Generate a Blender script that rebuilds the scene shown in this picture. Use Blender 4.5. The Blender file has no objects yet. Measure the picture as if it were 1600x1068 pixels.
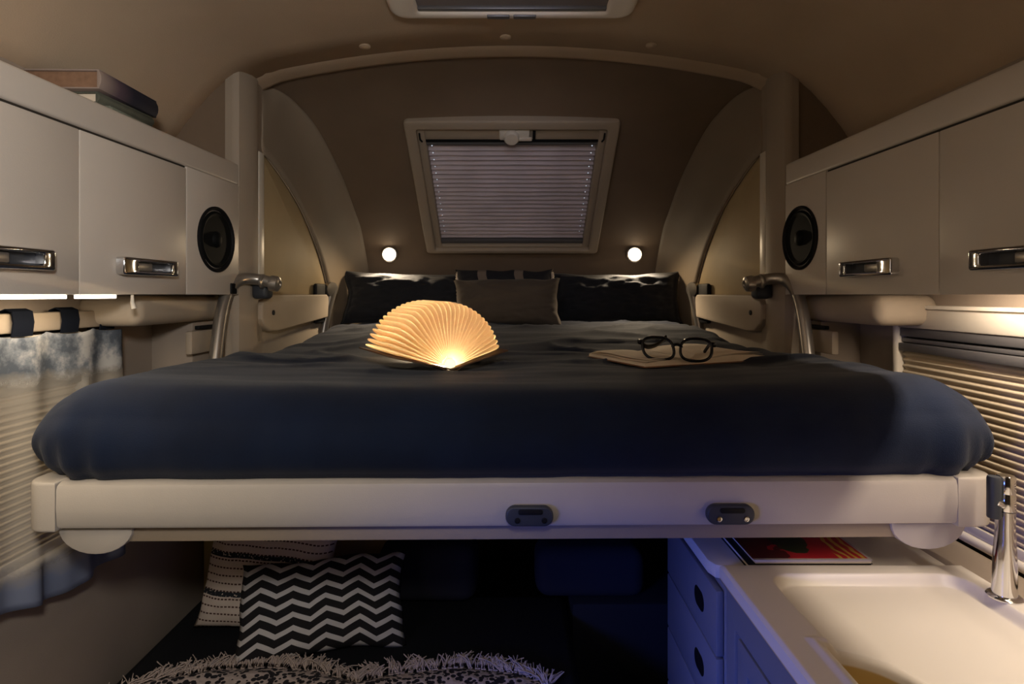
import bpy, bmesh, math, random
from mathutils import Vector, Matrix, noise

# ------------------------------------------------------------------ camera, world, lights, exposure
sc = bpy.context.scene
COL = sc.collection
H = 1.48            # eye height above the floor; everything below is built with z measured from the eye and lifted by H
PI = math.pi

cam_d = bpy.data.cameras.new('camera'); cam = bpy.data.objects.new('camera', cam_d); COL.objects.link(cam)
cam.location = (0, 0, H); cam.rotation_euler = (PI/2, 0, 0)
cam_d.sensor_width = 36; cam_d.lens = 890/1600*36; cam_d.shift_y = -74/1600; cam_d.clip_start = 0.05
sc.camera = cam

w = bpy.data.worlds.new('night'); sc.world = w; w.use_nodes = True
w.node_tree.nodes['Background'].inputs[0].default_value = (0.10, 0.14, 0.30, 1)
w.node_tree.nodes['Background'].inputs[1].default_value = 0.02

def area(name, loc, target, sx, sy, power, color, spread=PI):
    l = bpy.data.lights.new(name, 'AREA'); l.shape = 'RECTANGLE'; l.size = sx; l.size_y = sy
    l.energy = power; l.color = color; l.spread = spread
    o = bpy.data.objects.new(name, l); COL.objects.link(o)
    o.location = (loc[0], loc[1], loc[2]+H)
    d = Vector(target)-Vector(loc)
    o.rotation_euler = d.to_track_quat('-Z', 'Y').to_euler()
    return o
area('cupboard_fill', (-0.02, -0.10, 0.34), (-0.95, 0.42, 0.36), 0.16, 0.16, 11.5, (1.0, 0.95, 0.90), 2.75)  # unseen fill added beside the camera to brighten the left cupboard
area('blue_fill', (-0.92, 0.0, -0.45), (0.50, 1.20, -1.08), 0.4, 0.25, 2.5, (0.07, 0.16, 1.0), 1.0)  # unseen blue fill added low on the left; no window stands there
area('led_strip_light_left', (-0.955, 0.70, -0.012), (-1.10, 0.70, -1), 1.2, 0.015, 3.2, (1.0, 0.80, 0.56))
strip = area('led_strip_light_right', (0.9932, 0.72, 0.050), (0.90, 0.72, -1), 1.08, 0.0065, 7.0, (1.0, 0.83, 0.66))
strip.rotation_euler = (Matrix.Rotation(0.0375, 3, 'Z') @ strip.rotation_euler.to_matrix()).to_euler()      # follows the taper of the cupboard
def spot(name, loc, target, power, color, angle, blend=0.6, r=0.03):
    l = bpy.data.lights.new(name, 'SPOT'); l.energy = power; l.color = color; l.spot_size = angle; l.spot_blend = blend; l.shadow_soft_size = r
    o = bpy.data.objects.new(name, l); COL.objects.link(o); o.location = (loc[0], loc[1], loc[2]+H)
    o.rotation_euler = (Vector(target)-Vector(loc)).to_track_quat('-Z', 'Y').to_euler()
area('nose_blind_fill', (0.0, 1.34, 0.80), (0.06, 2.75, 0.42), 0.35, 0.3, 0.28, (0.80, 0.78, 1.0), 1.1)  # cool fill added below the hatch to lighten the nose blind
for s in (-1, 1):
    spot('reading_light', (s*0.645, 2.965, 0.208), (s*0.62, 2.78, -0.1), 4.2, (1.0, 0.74, 0.45), 2.95, 0.7)
    spot('reading_light_down', (s*0.645, 2.95, 0.208), (s*0.62, 2.87, 0.0), 15.0, (1.0, 0.80, 0.56), 1.9, 0.5)
sc.view_settings.view_transform = 'Standard'; sc.view_settings.look = 'None'
sc.view_settings.gamma = 1; sc.view_settings.use_curve_mapping = False
sc.view_settings.exposure = -0.07

# ------------------------------------------------------------------ materials
def new_mat(name):
    m = bpy.data.materials.new(name); m.use_nodes = True
    nt = m.node_tree; b = nt.nodes['Principled BSDF']
    return m, nt, b
def mat(name, col, rough=0.5, metal=0.0, var=0.0, vscale=6.0, bump=0.0, bscale=200.0, sheen=0.0, coat=0.0, spec=0.35):
    m, nt, b = new_mat(name)
    b.inputs['Base Color'].default_value = (*col, 1); b.inputs['Roughness'].default_value = rough
    b.inputs['Metallic'].default_value = metal; b.inputs['Specular IOR Level'].default_value = spec
    if sheen: b.inputs['Sheen Weight'].default_value = sheen; b.inputs['Sheen Roughness'].default_value = 0.5
    if coat: b.inputs['Coat Weight'].default_value = coat
    tc = nt.nodes.new('ShaderNodeTexCoord')
    if var:
        n = nt.nodes.new('ShaderNodeTexNoise'); n.inputs['Scale'].default_value = vscale; n.inputs['Detail'].default_value = 4
        nt.links.new(tc.outputs['Object'], n.inputs['Vector'])
        mr = nt.nodes.new('ShaderNodeMapRange'); mr.inputs[1].default_value = 0.3; mr.inputs[2].default_value = 0.7
        mr.inputs[3].default_value = 1-var; mr.inputs[4].default_value = 1+var
        nt.links.new(n.outputs[0], mr.inputs[0])
        mx = nt.nodes.new('ShaderNodeMix'); mx.data_type = 'RGBA'; mx.blend_type = 'MULTIPLY'; mx.inputs[0].default_value = 1
        mx.inputs[6].default_value = (*col, 1); nt.links.new(mr.outputs[0], mx.inputs[7]); nt.links.new(mx.outputs[2], b.inputs['Base Color'])
    if bump:
        n = nt.nodes.new('ShaderNodeTexNoise'); n.inputs['Scale'].default_value = bscale; n.inputs['Detail'].default_value = 2
        nt.links.new(tc.outputs['Object'], n.inputs['Vector'])
        bp = nt.nodes.new('ShaderNodeBump'); bp.inputs['Strength'].default_value = bump; bp.inputs['Distance'].default_value = 0.002
        nt.links.new(n.outputs[0], bp.inputs['Height']); nt.links.new(bp.outputs[0], b.inputs['Normal'])
    return m
def emit(name, col, strength):
    m, nt, b = new_mat(name); b.inputs['Base Color'].default_value = (*col, 1)
    b.inputs['Emission Color'].default_value = (*col, 1); b.inputs['Emission Strength'].default_value = strength
    return m
def MATH(nt, op, a, b=None, c=None):
    n = nt.nodes.new('ShaderNodeMath'); n.operation = op
    for i, v in enumerate((a, b, c)):
        if v is None: continue
        if isinstance(v, (int, float)): n.inputs[i].default_value = v
        else: nt.links.new(v, n.inputs[i])
    return n.outputs[0]

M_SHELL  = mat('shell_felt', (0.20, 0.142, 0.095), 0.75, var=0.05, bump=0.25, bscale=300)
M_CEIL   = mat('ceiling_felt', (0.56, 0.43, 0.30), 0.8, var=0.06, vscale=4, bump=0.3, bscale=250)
M_MOULD  = mat('moulded_plastic', (0.42, 0.345, 0.26), 0.62, var=0.03, bump=0.12, bscale=400)
M_SHOULD = mat('shoulder_plastic', (0.31, 0.25, 0.185), 0.65, var=0.03, bump=0.15, bscale=400)
M_PILLAR = mat('pillar_plastic', (0.37, 0.305, 0.235), 0.62, var=0.03, bump=0.12, bscale=400)
M_LEAF   = mat('beige_panel', (0.46, 0.355, 0.20), 0.65, var=0.05, bump=0.15, bscale=350)
M_WHITE  = mat('cream_white_plastic', (0.74, 0.68, 0.58), 0.35, var=0.02)
M_CAB    = mat('cabinet_laminate', (0.62, 0.56, 0.49), 0.38, var=0.03, vscale=3, bump=0.12, bscale=350)
M_GAP    = mat('gap_shade', (0.03, 0.025, 0.02), 0.7)
M_DARK   = mat('dark_lining', (0.015, 0.015, 0.018), 0.8)
M_CHROME = mat('chrome', (0.75, 0.75, 0.76), 0.10, metal=1.0)
M_STEEL  = mat('grey_steel', (0.42, 0.39, 0.35), 0.32, metal=0.8)
M_BLACK  = mat('black_plastic', (0.006, 0.006, 0.007), 0.6, spec=0.2)
M_SPK    = mat('speaker_cone', (0.005, 0.006, 0.006), 0.6, spec=0.1)
M_GREYP  = mat('grey_plastic', (0.035, 0.04, 0.05), 0.45)
M_CASS   = mat('cassette_grey', (0.16, 0.155, 0.16), 0.4, metal=0.3)
M_NAVY   = mat('navy_linen', (0.0032, 0.0085, 0.026), 0.85, var=0.18, vscale=9, bump=0.5, bscale=600, sheen=0.10, spec=0.15)
M_NAVYP  = mat('navy_pillow_linen', (0.022, 0.024, 0.030), 0.85, var=0.1, bump=0.4, bscale=500, sheen=0.15, spec=0.2)
M_GREYC  = mat('taupe_linen', (0.105, 0.085, 0.066), 0.9, var=0.1, bump=0.6, bscale=500, sheen=0.1, spec=0.15)
M_SEAT   = mat('black_upholstery', (0.010, 0.011, 0.014), 0.9, bump=0.4, bscale=500, spec=0.2)
M_SEATG  = mat('charcoal_upholstery', (0.035, 0.035, 0.045), 0.9, bump=0.4, bscale=500, spec=0.2)
M_WALLLO = mat('lower_wall_vinyl', (0.33, 0.27, 0.215), 0.7, var=0.04, bump=0.2, bscale=400)
M_YELLOW = mat('yellow_beige_panel', (0.50, 0.36, 0.16), 0.6, var=0.04)
M_FLOOR  = mat('dark_vinyl_floor', (0.05, 0.04, 0.035), 0.5, var=0.2)
M_BEDFR  = mat('bed_frame_plastic', (0.47, 0.43, 0.38), 0.4, var=0.03, bump=0.1, bscale=400)
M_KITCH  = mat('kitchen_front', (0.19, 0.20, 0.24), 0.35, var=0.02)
M_TOP    = mat('worktop_white', (0.76, 0.71, 0.64), 0.35, var=0.02)
M_BASIN  = mat('basin_brass_tone', (0.60, 0.42, 0.15), 0.4)
M_PLEAT  = mat('pleated_blind_cloth', (0.60, 0.50, 0.36), 0.8, bump=0.2, bscale=600)
M_PLEATG = mat('pleated_blind_grey', (0.58, 0.51, 0.54), 0.8, bump=0.4, bscale=500, var=0.12)
M_PAPER  = mat('paper', (0.78, 0.66, 0.51), 0.8, var=0.04, vscale=30)
M_PAPERB = mat('paper_edge_brown', (0.26, 0.15, 0.09), 0.85, var=0.15, vscale=60)
M_LED    = emit('led_warm', (1.0, 0.88, 0.70), 9)
M_BULB   = emit('bulb_warm', (1.0, 0.86, 0.62), 9)
M_CORE   = emit('lamp_core', (1.0, 0.76, 0.44), 1050)
M_LEAK   = emit('light_leak', (0.75, 0.85, 1.0), 0.8)

# ------------------------------------------------------------------ mesh helpers
def link(name, me, m=None, parent=None, smooth=False):
    o = bpy.data.objects.new(name, me); COL.objects.link(o)
    if m is not None:
        for mm in (m if isinstance(m, (list, tuple)) else (m,)): me.materials.append(mm)
    if smooth:
        for p in me.polygons: p.use_smooth = True
    if parent: o.parent = parent
    return o
def mesh(name, vs, fs, m, parent=None, smooth=False):
    me = bpy.data.meshes.new(name); me.from_pydata([tuple(v) for v in vs], [], fs); me.update()
    return link(name, me, m, parent, smooth)
def from_bm(name, bm, m, parent=None, smooth=False):
    bmesh.ops.recalc_face_normals(bm, faces=bm.faces)
    me = bpy.data.meshes.new(name); bm.to_mesh(me); bm.free()
    return link(name, me, m, parent, smooth)
def autosmooth(o, ang=35):
    me = o.data
    for p in me.polygons: p.use_smooth = True
    me.update()
    bm = bmesh.new(); bm.from_mesh(me)
    for e in bm.edges:
        if len(e.link_faces) == 2 and e.calc_face_angle(0) > math.radians(ang): e.smooth = False
    bm.to_mesh(me); bm.free()
    return o
def box(name, b, m, parent=None, bevel=0.004, seg=2, fn=None, cuts=None):
    x0, x1, y0, y1, z0, z1 = b
    bm = bmesh.new(); bmesh.ops.create_cube(bm, size=1)
    for v in bm.verts:
        v.co = Vector(((x0+x1)/2+v.co.x*(x1-x0), (y0+y1)/2+v.co.y*(y1-y0), (z0+z1)/2+v.co.z*(z1-z0)))
    if cuts:
        bmesh.ops.subdivide_edges(bm, edges=[e for e in bm.edges if abs((e.verts[0].co-e.verts[1].co)[cuts[0]]) > 1e-6], cuts=cuts[1], use_grid_fill=True)
    if bevel:
        es = [e for e in bm.edges if e.calc_face_angle(0) > 0.5]
        bmesh.ops.bevel(bm, geom=es, offset=min(bevel, 0.45*min(x1-x0, y1-y0, z1-z0)), segments=seg, profile=0.5, affect='EDGES')
    if fn:
        for v in bm.verts: v.co = fn(v.co)
    return autosmooth(from_bm(name, bm, m, parent))
def prism(name, pts, axis, a0, a1, m, parent=None, bevel=0.003, seg=2, fn=None):
    """outline pts (2D) extruded along axis 'x','y' or 'z' from a0 to a1"""
    def P(p, a): return {'x': (a, p[0], p[1]), 'y': (p[0], a, p[1]), 'z': (p[0], p[1], a)}[axis]
    bm = bmesh.new(); n = len(pts)
    A = [bm.verts.new(P(p, a0)) for p in pts]; B = [bm.verts.new(P(p, a1)) for p in pts]
    fa = bm.faces.new(A); fb = bm.faces.new(B[::-1])
    for i in range(n): bm.faces.new((A[i], B[i], B[(i+1) % n], A[(i+1) % n]))
    bmesh.ops.recalc_face_normals(bm, faces=bm.faces)
    if bevel:
        bmesh.ops.bevel(bm, geom=list(set(fa.edges) | set(fb.edges)), offset=bevel, segments=seg, profile=0.5, affect='EDGES')
    if fn:
        for v in bm.verts: v.co = fn(v.co)
    return autosmooth(from_bm(name, bm, m, parent))
def rrect(x0, x1, y0, y1, r, n=6):
    out = []
    for cx, cy, a in ((x1-r, y1-r, 0), (x0+r, y1-r, 90), (x0+r, y0+r, 180), (x1-r, y0+r, 270)):
        for i in range(n+1):
            t = math.radians(a+90*i/n); out.append((cx+r*math.cos(t), cy+r*math.sin(t)))
    return out
def ring(name, outer, inner, fn, t0, t1, m, parent=None, bevel=0.004):
    """frame between two outlines of equal count; fn(u,v,h) maps to 3D"""
    n = len(outer); bm = bmesh.new()
    def L(pts, t): return [bm.verts.new(fn(p[0], p[1], t)) for p in pts]
    oa, ob, ia, ib = L(outer, t0), L(outer, t1), L(inner, t0), L(inner, t1)
    fl = []
    for i in range(n):
        j = (i+1) % n
        bm.faces.new((oa[i], oa[j], ob[j], ob[i])); bm.faces.new((ia[j], ia[i], ib[i], ib[j]))
        fl.append(bm.faces.new((ob[i], ob[j], ib[j], ib[i]))); bm.faces.new((oa[j], oa[i], ia[i], ia[j]))
    if bevel:
        es = [e for e in set(sum([list(f.edges) for f in fl], [])) if any(f not in fl for f in e.link_faces)]
        bmesh.ops.bevel(bm, geom=es, offset=bevel, segments=3, profile=0.5, affect='EDGES')
    return autosmooth(from_bm(name, bm, m, parent))
def catmull(pts, n=8, closed=False):
    P = [Vector(p) for p in pts]; out = []; N = len(P)
    for i in range(N if closed else N-1):
        if closed: a, b, c, d = P[i-1], P[i], P[(i+1) % N], P[(i+2) % N]
        else: a, b, c, d = P[max(i-1, 0)], P[i], P[i+1], P[min(i+2, N-1)]
        for k in range(n):
            t = k/n
            out.append(0.5*((2*b)+(c-a)*t+(2*a-5*b+4*c-d)*t*t+(3*b-a-3*c+d)*t**3))
    if not closed: out.append(P[-1])
    return out
def tube(name, pts, r, m, parent=None, seg=14, closed=False, flat=1.0, up=(0, 0, 1)):
    """r number or list"""
    n = len(pts); pts = [Vector(p) for p in pts]; vs, fs = [], []
    prev = None
    for i, p in enumerate(pts):
        a = pts[i-1] if (i or closed) else pts[0]; b = pts[(i+1) % n] if (i < n-1 or closed) else pts[-1]
        t = (b-a).normalized()
        if prev is None:
            u = Vector(up)
            if abs(u.dot(t)) > 0.95: u = Vector((1, 0, 0))
        else: u = prev
        u = (u-t*u.dot(t)).normalized(); v = t.cross(u); prev = u
        rr = r[i] if isinstance(r, (list, tuple)) else r
        for k in range(seg):
            q = 2*PI*k/seg; vs.append(p+u*math.cos(q)*rr+v*math.sin(q)*rr*flat)
    for i in range(n if closed else n-1):
        j = (i+1) % n
        for k in range(seg):
            l = (k+1) % seg; fs.append((i*seg+k, i*seg+l, j*seg+l, j*seg+k))
    if not closed: fs += [tuple(range(seg))[::-1], tuple((n-1)*seg+k for k in range(seg))]
    return autosmooth(mesh(name, vs, fs, m, parent), 50)
def lathe(name, prof, org, axis, m, parent=None, seg=28):
    """prof [(r, h)] along axis from org"""
    ax = Vector(axis).normalized(); u = ax.orthogonal().normalized(); v = ax.cross(u); org = Vector(org)
    vs, fs = [], []
    for r, h in prof:
        for k in range(seg):
            q = 2*PI*k/seg; vs.append(org+ax*h+(u*math.cos(q)+v*math.sin(q))*max(r, 1e-5))
    for i in range(len(prof)-1):
        for k in range(seg):
            l = (k+1) % seg; fs.append((i*seg+k, i*seg+l, (i+1)*seg+l, (i+1)*seg+k))
    if prof[0][0] > 1e-4: fs.append(tuple(range(seg))[::-1])
    if prof[-1][0] > 1e-4: fs.append(tuple((len(prof)-1)*seg+k for k in range(seg)))
    o = mesh(name, vs, fs, m, parent); bm = bmesh.new(); bm.from_mesh(o.data)
    bmesh.ops.remove_doubles(bm, verts=bm.verts, dist=5e-5); bmesh.ops.recalc_face_normals(bm, faces=bm.faces); bm.to_mesh(o.data); bm.free()
    return autosmooth(o, 40)
def sheet(name, rows, m, parent=None, thick=0.0, off=1.0):
    """rows of points -> smooth grid, optional thickness"""
    R, C = len(rows), len(rows[0]); vs = [v for r in rows for v in r]
    fs = [(i*C+j, i*C+j+1, (i+1)*C+j+1, (i+1)*C+j) for i in range(R-1) for j in range(C-1)]
    o = mesh(name, vs, fs, m, parent, True)
    if thick:
        md = o.modifiers.new('thickness', 'SOLIDIFY'); md.thickness = thick; md.offset = off
    return o
def empty(name):
    o = bpy.data.objects.new(name, None); COL.objects.link(o); o.empty_display_size = 0.1
    return o
def tag(o, label, cat, group=None):
    o['label'] = label; o['category'] = cat
    if group: o['group'] = group
    return o
def structure(o): o['kind'] = 'structure'; return o
def kids(o): return [c for c in bpy.data.objects if c.parent == o]
def finish(root):
    """put the thing's origin at its base and lift it to world height"""
    if root.location.length > 1e-9:
        root.location.z += H; return root
    bpy.context.view_layer.update()
    tree = [root]
    for o in tree: tree += kids(o)
    pts = [o.matrix_world @ Vector(c) for o in tree if o.type == 'MESH' for c in o.bound_box]
    b = Vector(((min(p.x for p in pts)+max(p.x for p in pts))/2, (min(p.y for p in pts)+max(p.y for p in pts))/2, min(p.z for p in pts)))
    def shift(o, isroot=False):
        if not isroot and o.matrix_basis != Matrix.Identity(4):
            o.location -= b; return
        if o.type == 'MESH': o.data.transform(Matrix.Translation(-b))
        for c in kids(o): shift(c)
    shift(root, True); root.location = b+Vector((0, 0, H))
    return root
def smooth(a, b, x):
    t = min(1, max(0, (x-a)/(b-a))); return t*t*(3-2*t)
def lerp(a, b, t): return a+(b-a)*t
def interp(tab, x):
    for (a, fa), (b, fb) in zip(tab, tab[1:]):
        if x <= b: return lerp(fa, fb, max(0, (x-a)/(b-a)))
    return tab[-1][1]

# ------------------------------------------------------------------ the shell of the caravan
WX = 1.10
def crown(x):
    x = abs(x); d = 0.11*(x/0.92)**2
    if x > 0.8: d += 0.18*((x-0.8)/0.3)**2
    return d
rows = [[(x, y, 0.85-crown(x)) for x in [(-WX-0.02)+(2*WX+0.04)*i/48 for i in range(49)]] for y in [-2.2+4.2*j/20 for j in range(21)]]
ceiling = sheet('ceiling', rows, M_CEIL, thick=0.03, off=1.0)
for (px, py) in ((570, 80), (790, 71), (1018, 80)):     # small plugs over the roof screws
    Y = 1.88; x = (px-800)/890*Y; z = 0.85-crown(x)
    lathe('screw_cap', [(0.019, 0.002), (0.019, -0.003), (0.014, -0.006), (0.0, -0.007)], (x, Y, z), (0, 0, 1), M_CEIL, ceiling, 20)
structure(finish(ceiling))

floor = box('floor', (-WX-0.02, WX+0.02, -2.2, 3.25, -1.52, -1.48), M_FLOOR, bevel=0); structure(finish(floor))
wf = box('wall_front', (-WX, WX, -2.25, -2.2, -1.48, 0.9), M_WALLLO, bevel=0); structure(finish(wf))

# nose: the sheet that curves from the roof rib down to the back wall
NP = catmull([(0, 2.02, 0.872), (0, 2.20, 0.835), (0, 2.36, 0.745), (0, 2.695, 0.497), (0, 3.00, 0.27), (0, 3.10, 0.14), (0, 3.16, -0.10), (0, 3.18, -0.5), (0, 3.18, -1.48)], 8)
def nose(s, x):
    """s in 0..1 along the profile"""
    f = s*(len(NP)-1); i = min(int(f), len(NP)-2); p = NP[i].lerp(NP[i+1], f-i)
    t = (NP[i+1]-NP[i]).normalized(); n = Vector((0, t.z, -t.y))       # inward (down / forward)
    k = 0.11*(x/0.92)**2*(1-0.75*smooth(0.0, 0.6, s))
    return Vector((x, p.y, p.z))+n*k
rows = [[nose(j/128, x) for x in [-0.96+1.92*i/80 for i in range(81)]] for j in range(129)]
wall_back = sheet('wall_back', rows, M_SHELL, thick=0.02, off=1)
W0 = Vector((0, 2.36, 0.735)); W1 = Vector((0, 3.03, 0.238))       # top and bottom of the window plane
WL = (W1-W0).length; wt = (W1-W0).normalized(); wn = Vector((0, wt.z, -wt.y))
bm = bmesh.new(); bm.from_mesh(wall_back.data)                     # opening for the nose window
bmesh.ops.delete(bm, geom=[f for f in bm.faces if abs(f.calc_center_median().x) < 0.412 and 0.035 < (f.calc_center_median()-W0).dot(wt) < WL-0.025], context='FACES')
bm.to_mesh(wall_back.data); bm.free()
structure(finish(wall_back))

# roof rib where the nose section starts
rows = []
for (y, dz) in ((1.93, 0.004), (1.95, -0.001), (1.985, -0.002), (2.03, -0.003), (2.045, -0.002), (2.05, 0.02)):
    rows.append([(x, y, 0.85-crown(x)+dz+ (0.004 if y > 2 else 0)) for x in [-0.95+1.9*i/60 for i in range(61)]])
rib = sheet('trim_1', rows, M_CEIL); structure(finish(rib))

def s_at(y=None, z=None):
    best = min(range(0, 1001), key=lambda k: abs((nose(k/1000, 0.8).y-y) if y is not None else (nose(k/1000, 0.8).z-z)) + (0 if y is None or nose(k/1000,.8).z > -0.3 else 9))
    return best/1000
LEAF = [(2.02, 0.51), (2.10, 0.488), (2.22, 0.445), (2.40, 0.362), (2.55, 0.255), (2.66, 0.155), (2.75, 0.035)]   # (Y, z) arc of the side panel
def wall_side(s, name):
    """the long side wall with its moulded pillar, leaf panel and shoulder"""
    wl = box(name, (s*WX, s*(WX+0.03), -2.2, 3.2, -1.48, 0.62), M_WALLLO, bevel=0)
    # pillar: vertical moulding at the end of the wall cupboard
    prof = [(0.915, 1.855), (0.905, 1.855), (0.892, 1.862), (0.884, 1.885), (0.876, 1.92), (0.874, 1.95), (0.879, 1.972), (0.884, 1.985), (0.887, 2.022), (0.93, 2.03), (0.935, 2.03), (0.935, 1.856)]
    prism('pillar', [(s*a, b) for a, b in prof], 'z', -0.42, 0.755, M_PILLAR, wl, bevel=0)
    box('bulkhead', (min(s*0.9355, s*1.12), max(s*0.9355, s*1.12), 1.862, 2.03, -0.42, 0.75), M_SHELL, wl, bevel=0)
    box('pillar_edge', ((0.880 if s > 0 else -0.889), (0.889 if s > 0 else -0.880), 1.982, 2.025, -0.005, 0.50), M_WHITE, wl, bevel=0.003)
    # shoulder: loft from the nose sheet to the leaf arc
    O = [(-0.90, 2.02, 0.70), (-0.89, 2.02, 0.60)]+[(-0.89, y, z) for y, z in LEAF]+[(-0.89, 2.77, -0.10), (-0.89, 2.77, -0.42)]
    IX = [(-0.93, 2.03), (-0.90, 2.08), (-0.865, 2.14), (-0.84, 2.22), (-0.80, 2.35), (-0.768, 2.57), (-0.762, 2.76), (-0.765, 2.90)]
    I = [nose(s_at(y=y), x) for x, y in IX]+[nose(s_at(z=z), x) for x, z in ((-0.775, 0.075), (-0.78, -0.10), (-0.78, -0.42))]
    Os = catmull(O, 6); Is = catmull(I, 6); rows = []
    for o_, i_ in zip(Os, Is):
        c = Vector((-0.885, lerp(o_.y, i_.y, 0.85), lerp(o_.z, i_.z, 0.85))); r = []
        for k in range(15):
            t = k/14; p = o_*(1-t)**2+c*2*t*(1-t)+i_*t*t; r.append((-s*p.x, p.y, p.z))
        rows.append(r)
    sh = sheet('shoulder_moulding', rows, M_SHOULD, wl, thick=0.006, off=(-1 if s < 0 else 1))
    # leaf panel, set back behind the edge
    arc = catmull([(0, y, z) for y, z in LEAF], 6)
    pts = [(2.02, -0.02)]+[(p.y, p.z) for p in arc]+[(2.76, -0.02)]
    prism('side_panel', pts, 'x', s*0.896, s*0.93, M_LEAF, wl, bevel=0.002)
    # thin raised bead that edges the arc
    tube('panel_edge', [(s*0.892, p.y, p.z) for p in arc], 0.003, M_MOULD, wl, 8)
    # closing panel below the leaf down to the bed side
    box('lower_panel', (min(s*0.893, s*0.93), max(s*0.893, s*0.93), 2.02, 2.78, -0.42, -0.015), M_MOULD, wl, bevel=0)
    # arm housing, a long flat cover low on the panel
    hp = [(1.985, -0.105), (1.97, -0.085), (1.97, -0.035), (1.985, -0.022), (2.03, -0.015), (2.06, 0.0), (2.66, 0.0), (2.68, -0.01), (2.70, -0.09), (2.69, -0.105), (2.10, -0.135), (2.03, -0.130)]
    prism('arm_housing', hp, 'x', s*0.862, s*0.9, M_MOULD, wl, bevel=0.007, seg=3)
    # ledge box under the cupboard
    y0 = 1.44 if s < 0 else 1.47
    box('ledge_box', (min(s*0.945, s*1.11), max(s*0.945, s*1.11), y0, 2.0, -0.082, -0.001), M_MOULD, wl, bevel=0.03, seg=4)
    box('corner_panel', (min(s*0.975, s*1.11), max(s*0.975, s*1.11), 1.74 if s < 0 else 1.80, 2.03, -0.42, -0.083), M_WALLLO, wl, bevel=0.01)
    box('vent_slot', (min(s*0.955, s*0.97), max(s*0.955, s*0.97), 1.74, 1.86, -0.107, -0.096), M_BLACK, wl, bevel=0.002)
    box('socket_cover', (min(s*0.955, s*0.976), max(s*0.955, s*0.976), 1.70, 1.84, -0.18, -0.110), M_MOULD, wl, bevel=0.005)
    lathe('screw_cap', [(0.009, -0.002), (0.009, 0.003), (0, 0.004)], (s*0.861, 2.055, -0.065), (-s, 0, 0), M_DARK, wl, 16)
    structure(wl); return finish(wl)
wall_left = wall_side(-1, 'wall_left'); wall_right = wall_side(1, 'wall_right')

# ------------------------------------------------------------------ roof hatch (window_1) and nose window (window_2)
hatch = empty('window_1')
ZH = 0.812
o_ = rrect(-0.352, 0.352, 1.02, 1.685, 0.05); i_ = rrect(-0.272, 0.272, 1.06, 1.650, 0.012)
ring('frame', o_, i_, lambda u, v, h: Vector((u, v, h)), 0.845, ZH, mat('hatch_frame_white', (0.88, 0.80, 0.70), 0.35), hatch, 0.012)
def screen_mat():
    m, nt, b = new_mat('insect_screen'); b.inputs['Roughness'].default_value = 0.7
    tc = nt.nodes.new('ShaderNodeTexCoord'); ck = nt.nodes.new('ShaderNodeTexChecker'); ck.inputs['Scale'].default_value = 420
    ck.inputs[1].default_value = (0.30, 0.27, 0.27, 1); ck.inputs[2].default_value = (0.17, 0.155, 0.16, 1)
    nt.links.new(tc.outputs['Object'], ck.inputs[0]); nt.links.new(ck.outputs[0], b.inputs['Base Color']); return m
box('insect_screen', (-0.275, 0.275, 1.05, 1.655, 0.828, 0.832), screen_mat(), hatch, bevel=0)
box('screen_bar', (-0.272, 0.272, 1.632, 1.648, 0.818, 0.829), M_CASS, hatch, bevel=0.003)
for a in (-0.073, 0.004):
    box('slide_grip', (a, a+0.066, 1.656, 1.676, ZH-0.004, ZH+0.006), M_CASS, hatch, bevel=0.003)
structure(finish(hatch))

def wp(u, v, h): return W0+wt*v+Vector((u, 0, 0))+wn*h              # u across, v down the slope, h into the room
win = empty('window_2')
ring('frame', rrect(-0.45, 0.45, 0, WL, 0.02), rrect(-0.402, 0.402, 0.045, WL-0.03, 0.012), wp, -0.10, 0.03, M_MOULD, win, 0.008)
ring('inner_frame', rrect(-0.402, 0.402, 0.045, WL-0.03, 0.012), rrect(-0.37, 0.37, 0.060, WL-0.045, 0.01), wp, -0.10, 0.012, M_MOULD, win, 0.004)
def wbox(name, u0, u1, v0, v1, h0, h1, m, par=win, bevel=0.004):
    return box(name, (u0, u1, v0, v1, h0, h1), m, par, bevel, fn=lambda c: wp(c.x, c.y, c.z))
wbox('pane', -0.37, 0.37, 0.06, WL-0.045, -0.095, -0.09, M_BLACK, bevel=0)
wbox('cassette', -0.372, 0.372, 0.056, 0.112, -0.06, 0.004, M_MOULD)
wbox('cassette_bar', -0.385, 0.385, 0.112, 0.120, -0.05, 0.010, M_BLACK, bevel=0.002)
wbox('blind_rail', -0.378, 0.378, 0.126, 0.140, -0.05, 0.006, M_CASS, bevel=0.003)
n_p = 23; rows = []
for k in range(2*n_p+1):
    v = lerp(0.14, WL-0.075, k/(2*n_p)); h = -0.024+(0.016 if k % 2 else 0)
    rows.append([wp(u, v+0.0012*noise.noise(Vector((u*9, k*0.7, 0))), h+0.003*noise.noise(Vector((u*7, k*0.5, 3)))) for u in [-0.368+0.736*i/40 for i in range(41)]])
bl = sheet('pleated_blind', rows, M_PLEATG, win)
for p in bl.data.polygons: p.use_smooth = False
wbox('bottom_rail', -0.372, 0.372, WL-0.075, WL-0.05, -0.05, 0.0, M_CASS, bevel=0.003)
for s in (-1, 1):
    tube('guide_pin', [wp(s*0.392, 0.070, 0.016), wp(s*0.392, 0.10, 0.018), wp(s*0.386, 0.116, 0.012)], 0.004, M_BLACK, win, 8)
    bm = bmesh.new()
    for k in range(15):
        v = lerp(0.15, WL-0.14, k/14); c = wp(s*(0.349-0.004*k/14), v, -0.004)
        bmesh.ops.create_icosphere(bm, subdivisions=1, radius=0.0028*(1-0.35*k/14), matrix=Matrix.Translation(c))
    lk = from_bm('light_leak_beads', bm, M_LEAK, win); lk['kind'] = 'stuff'  # glowing beads stand in for moonlight through tiny holes
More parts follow.
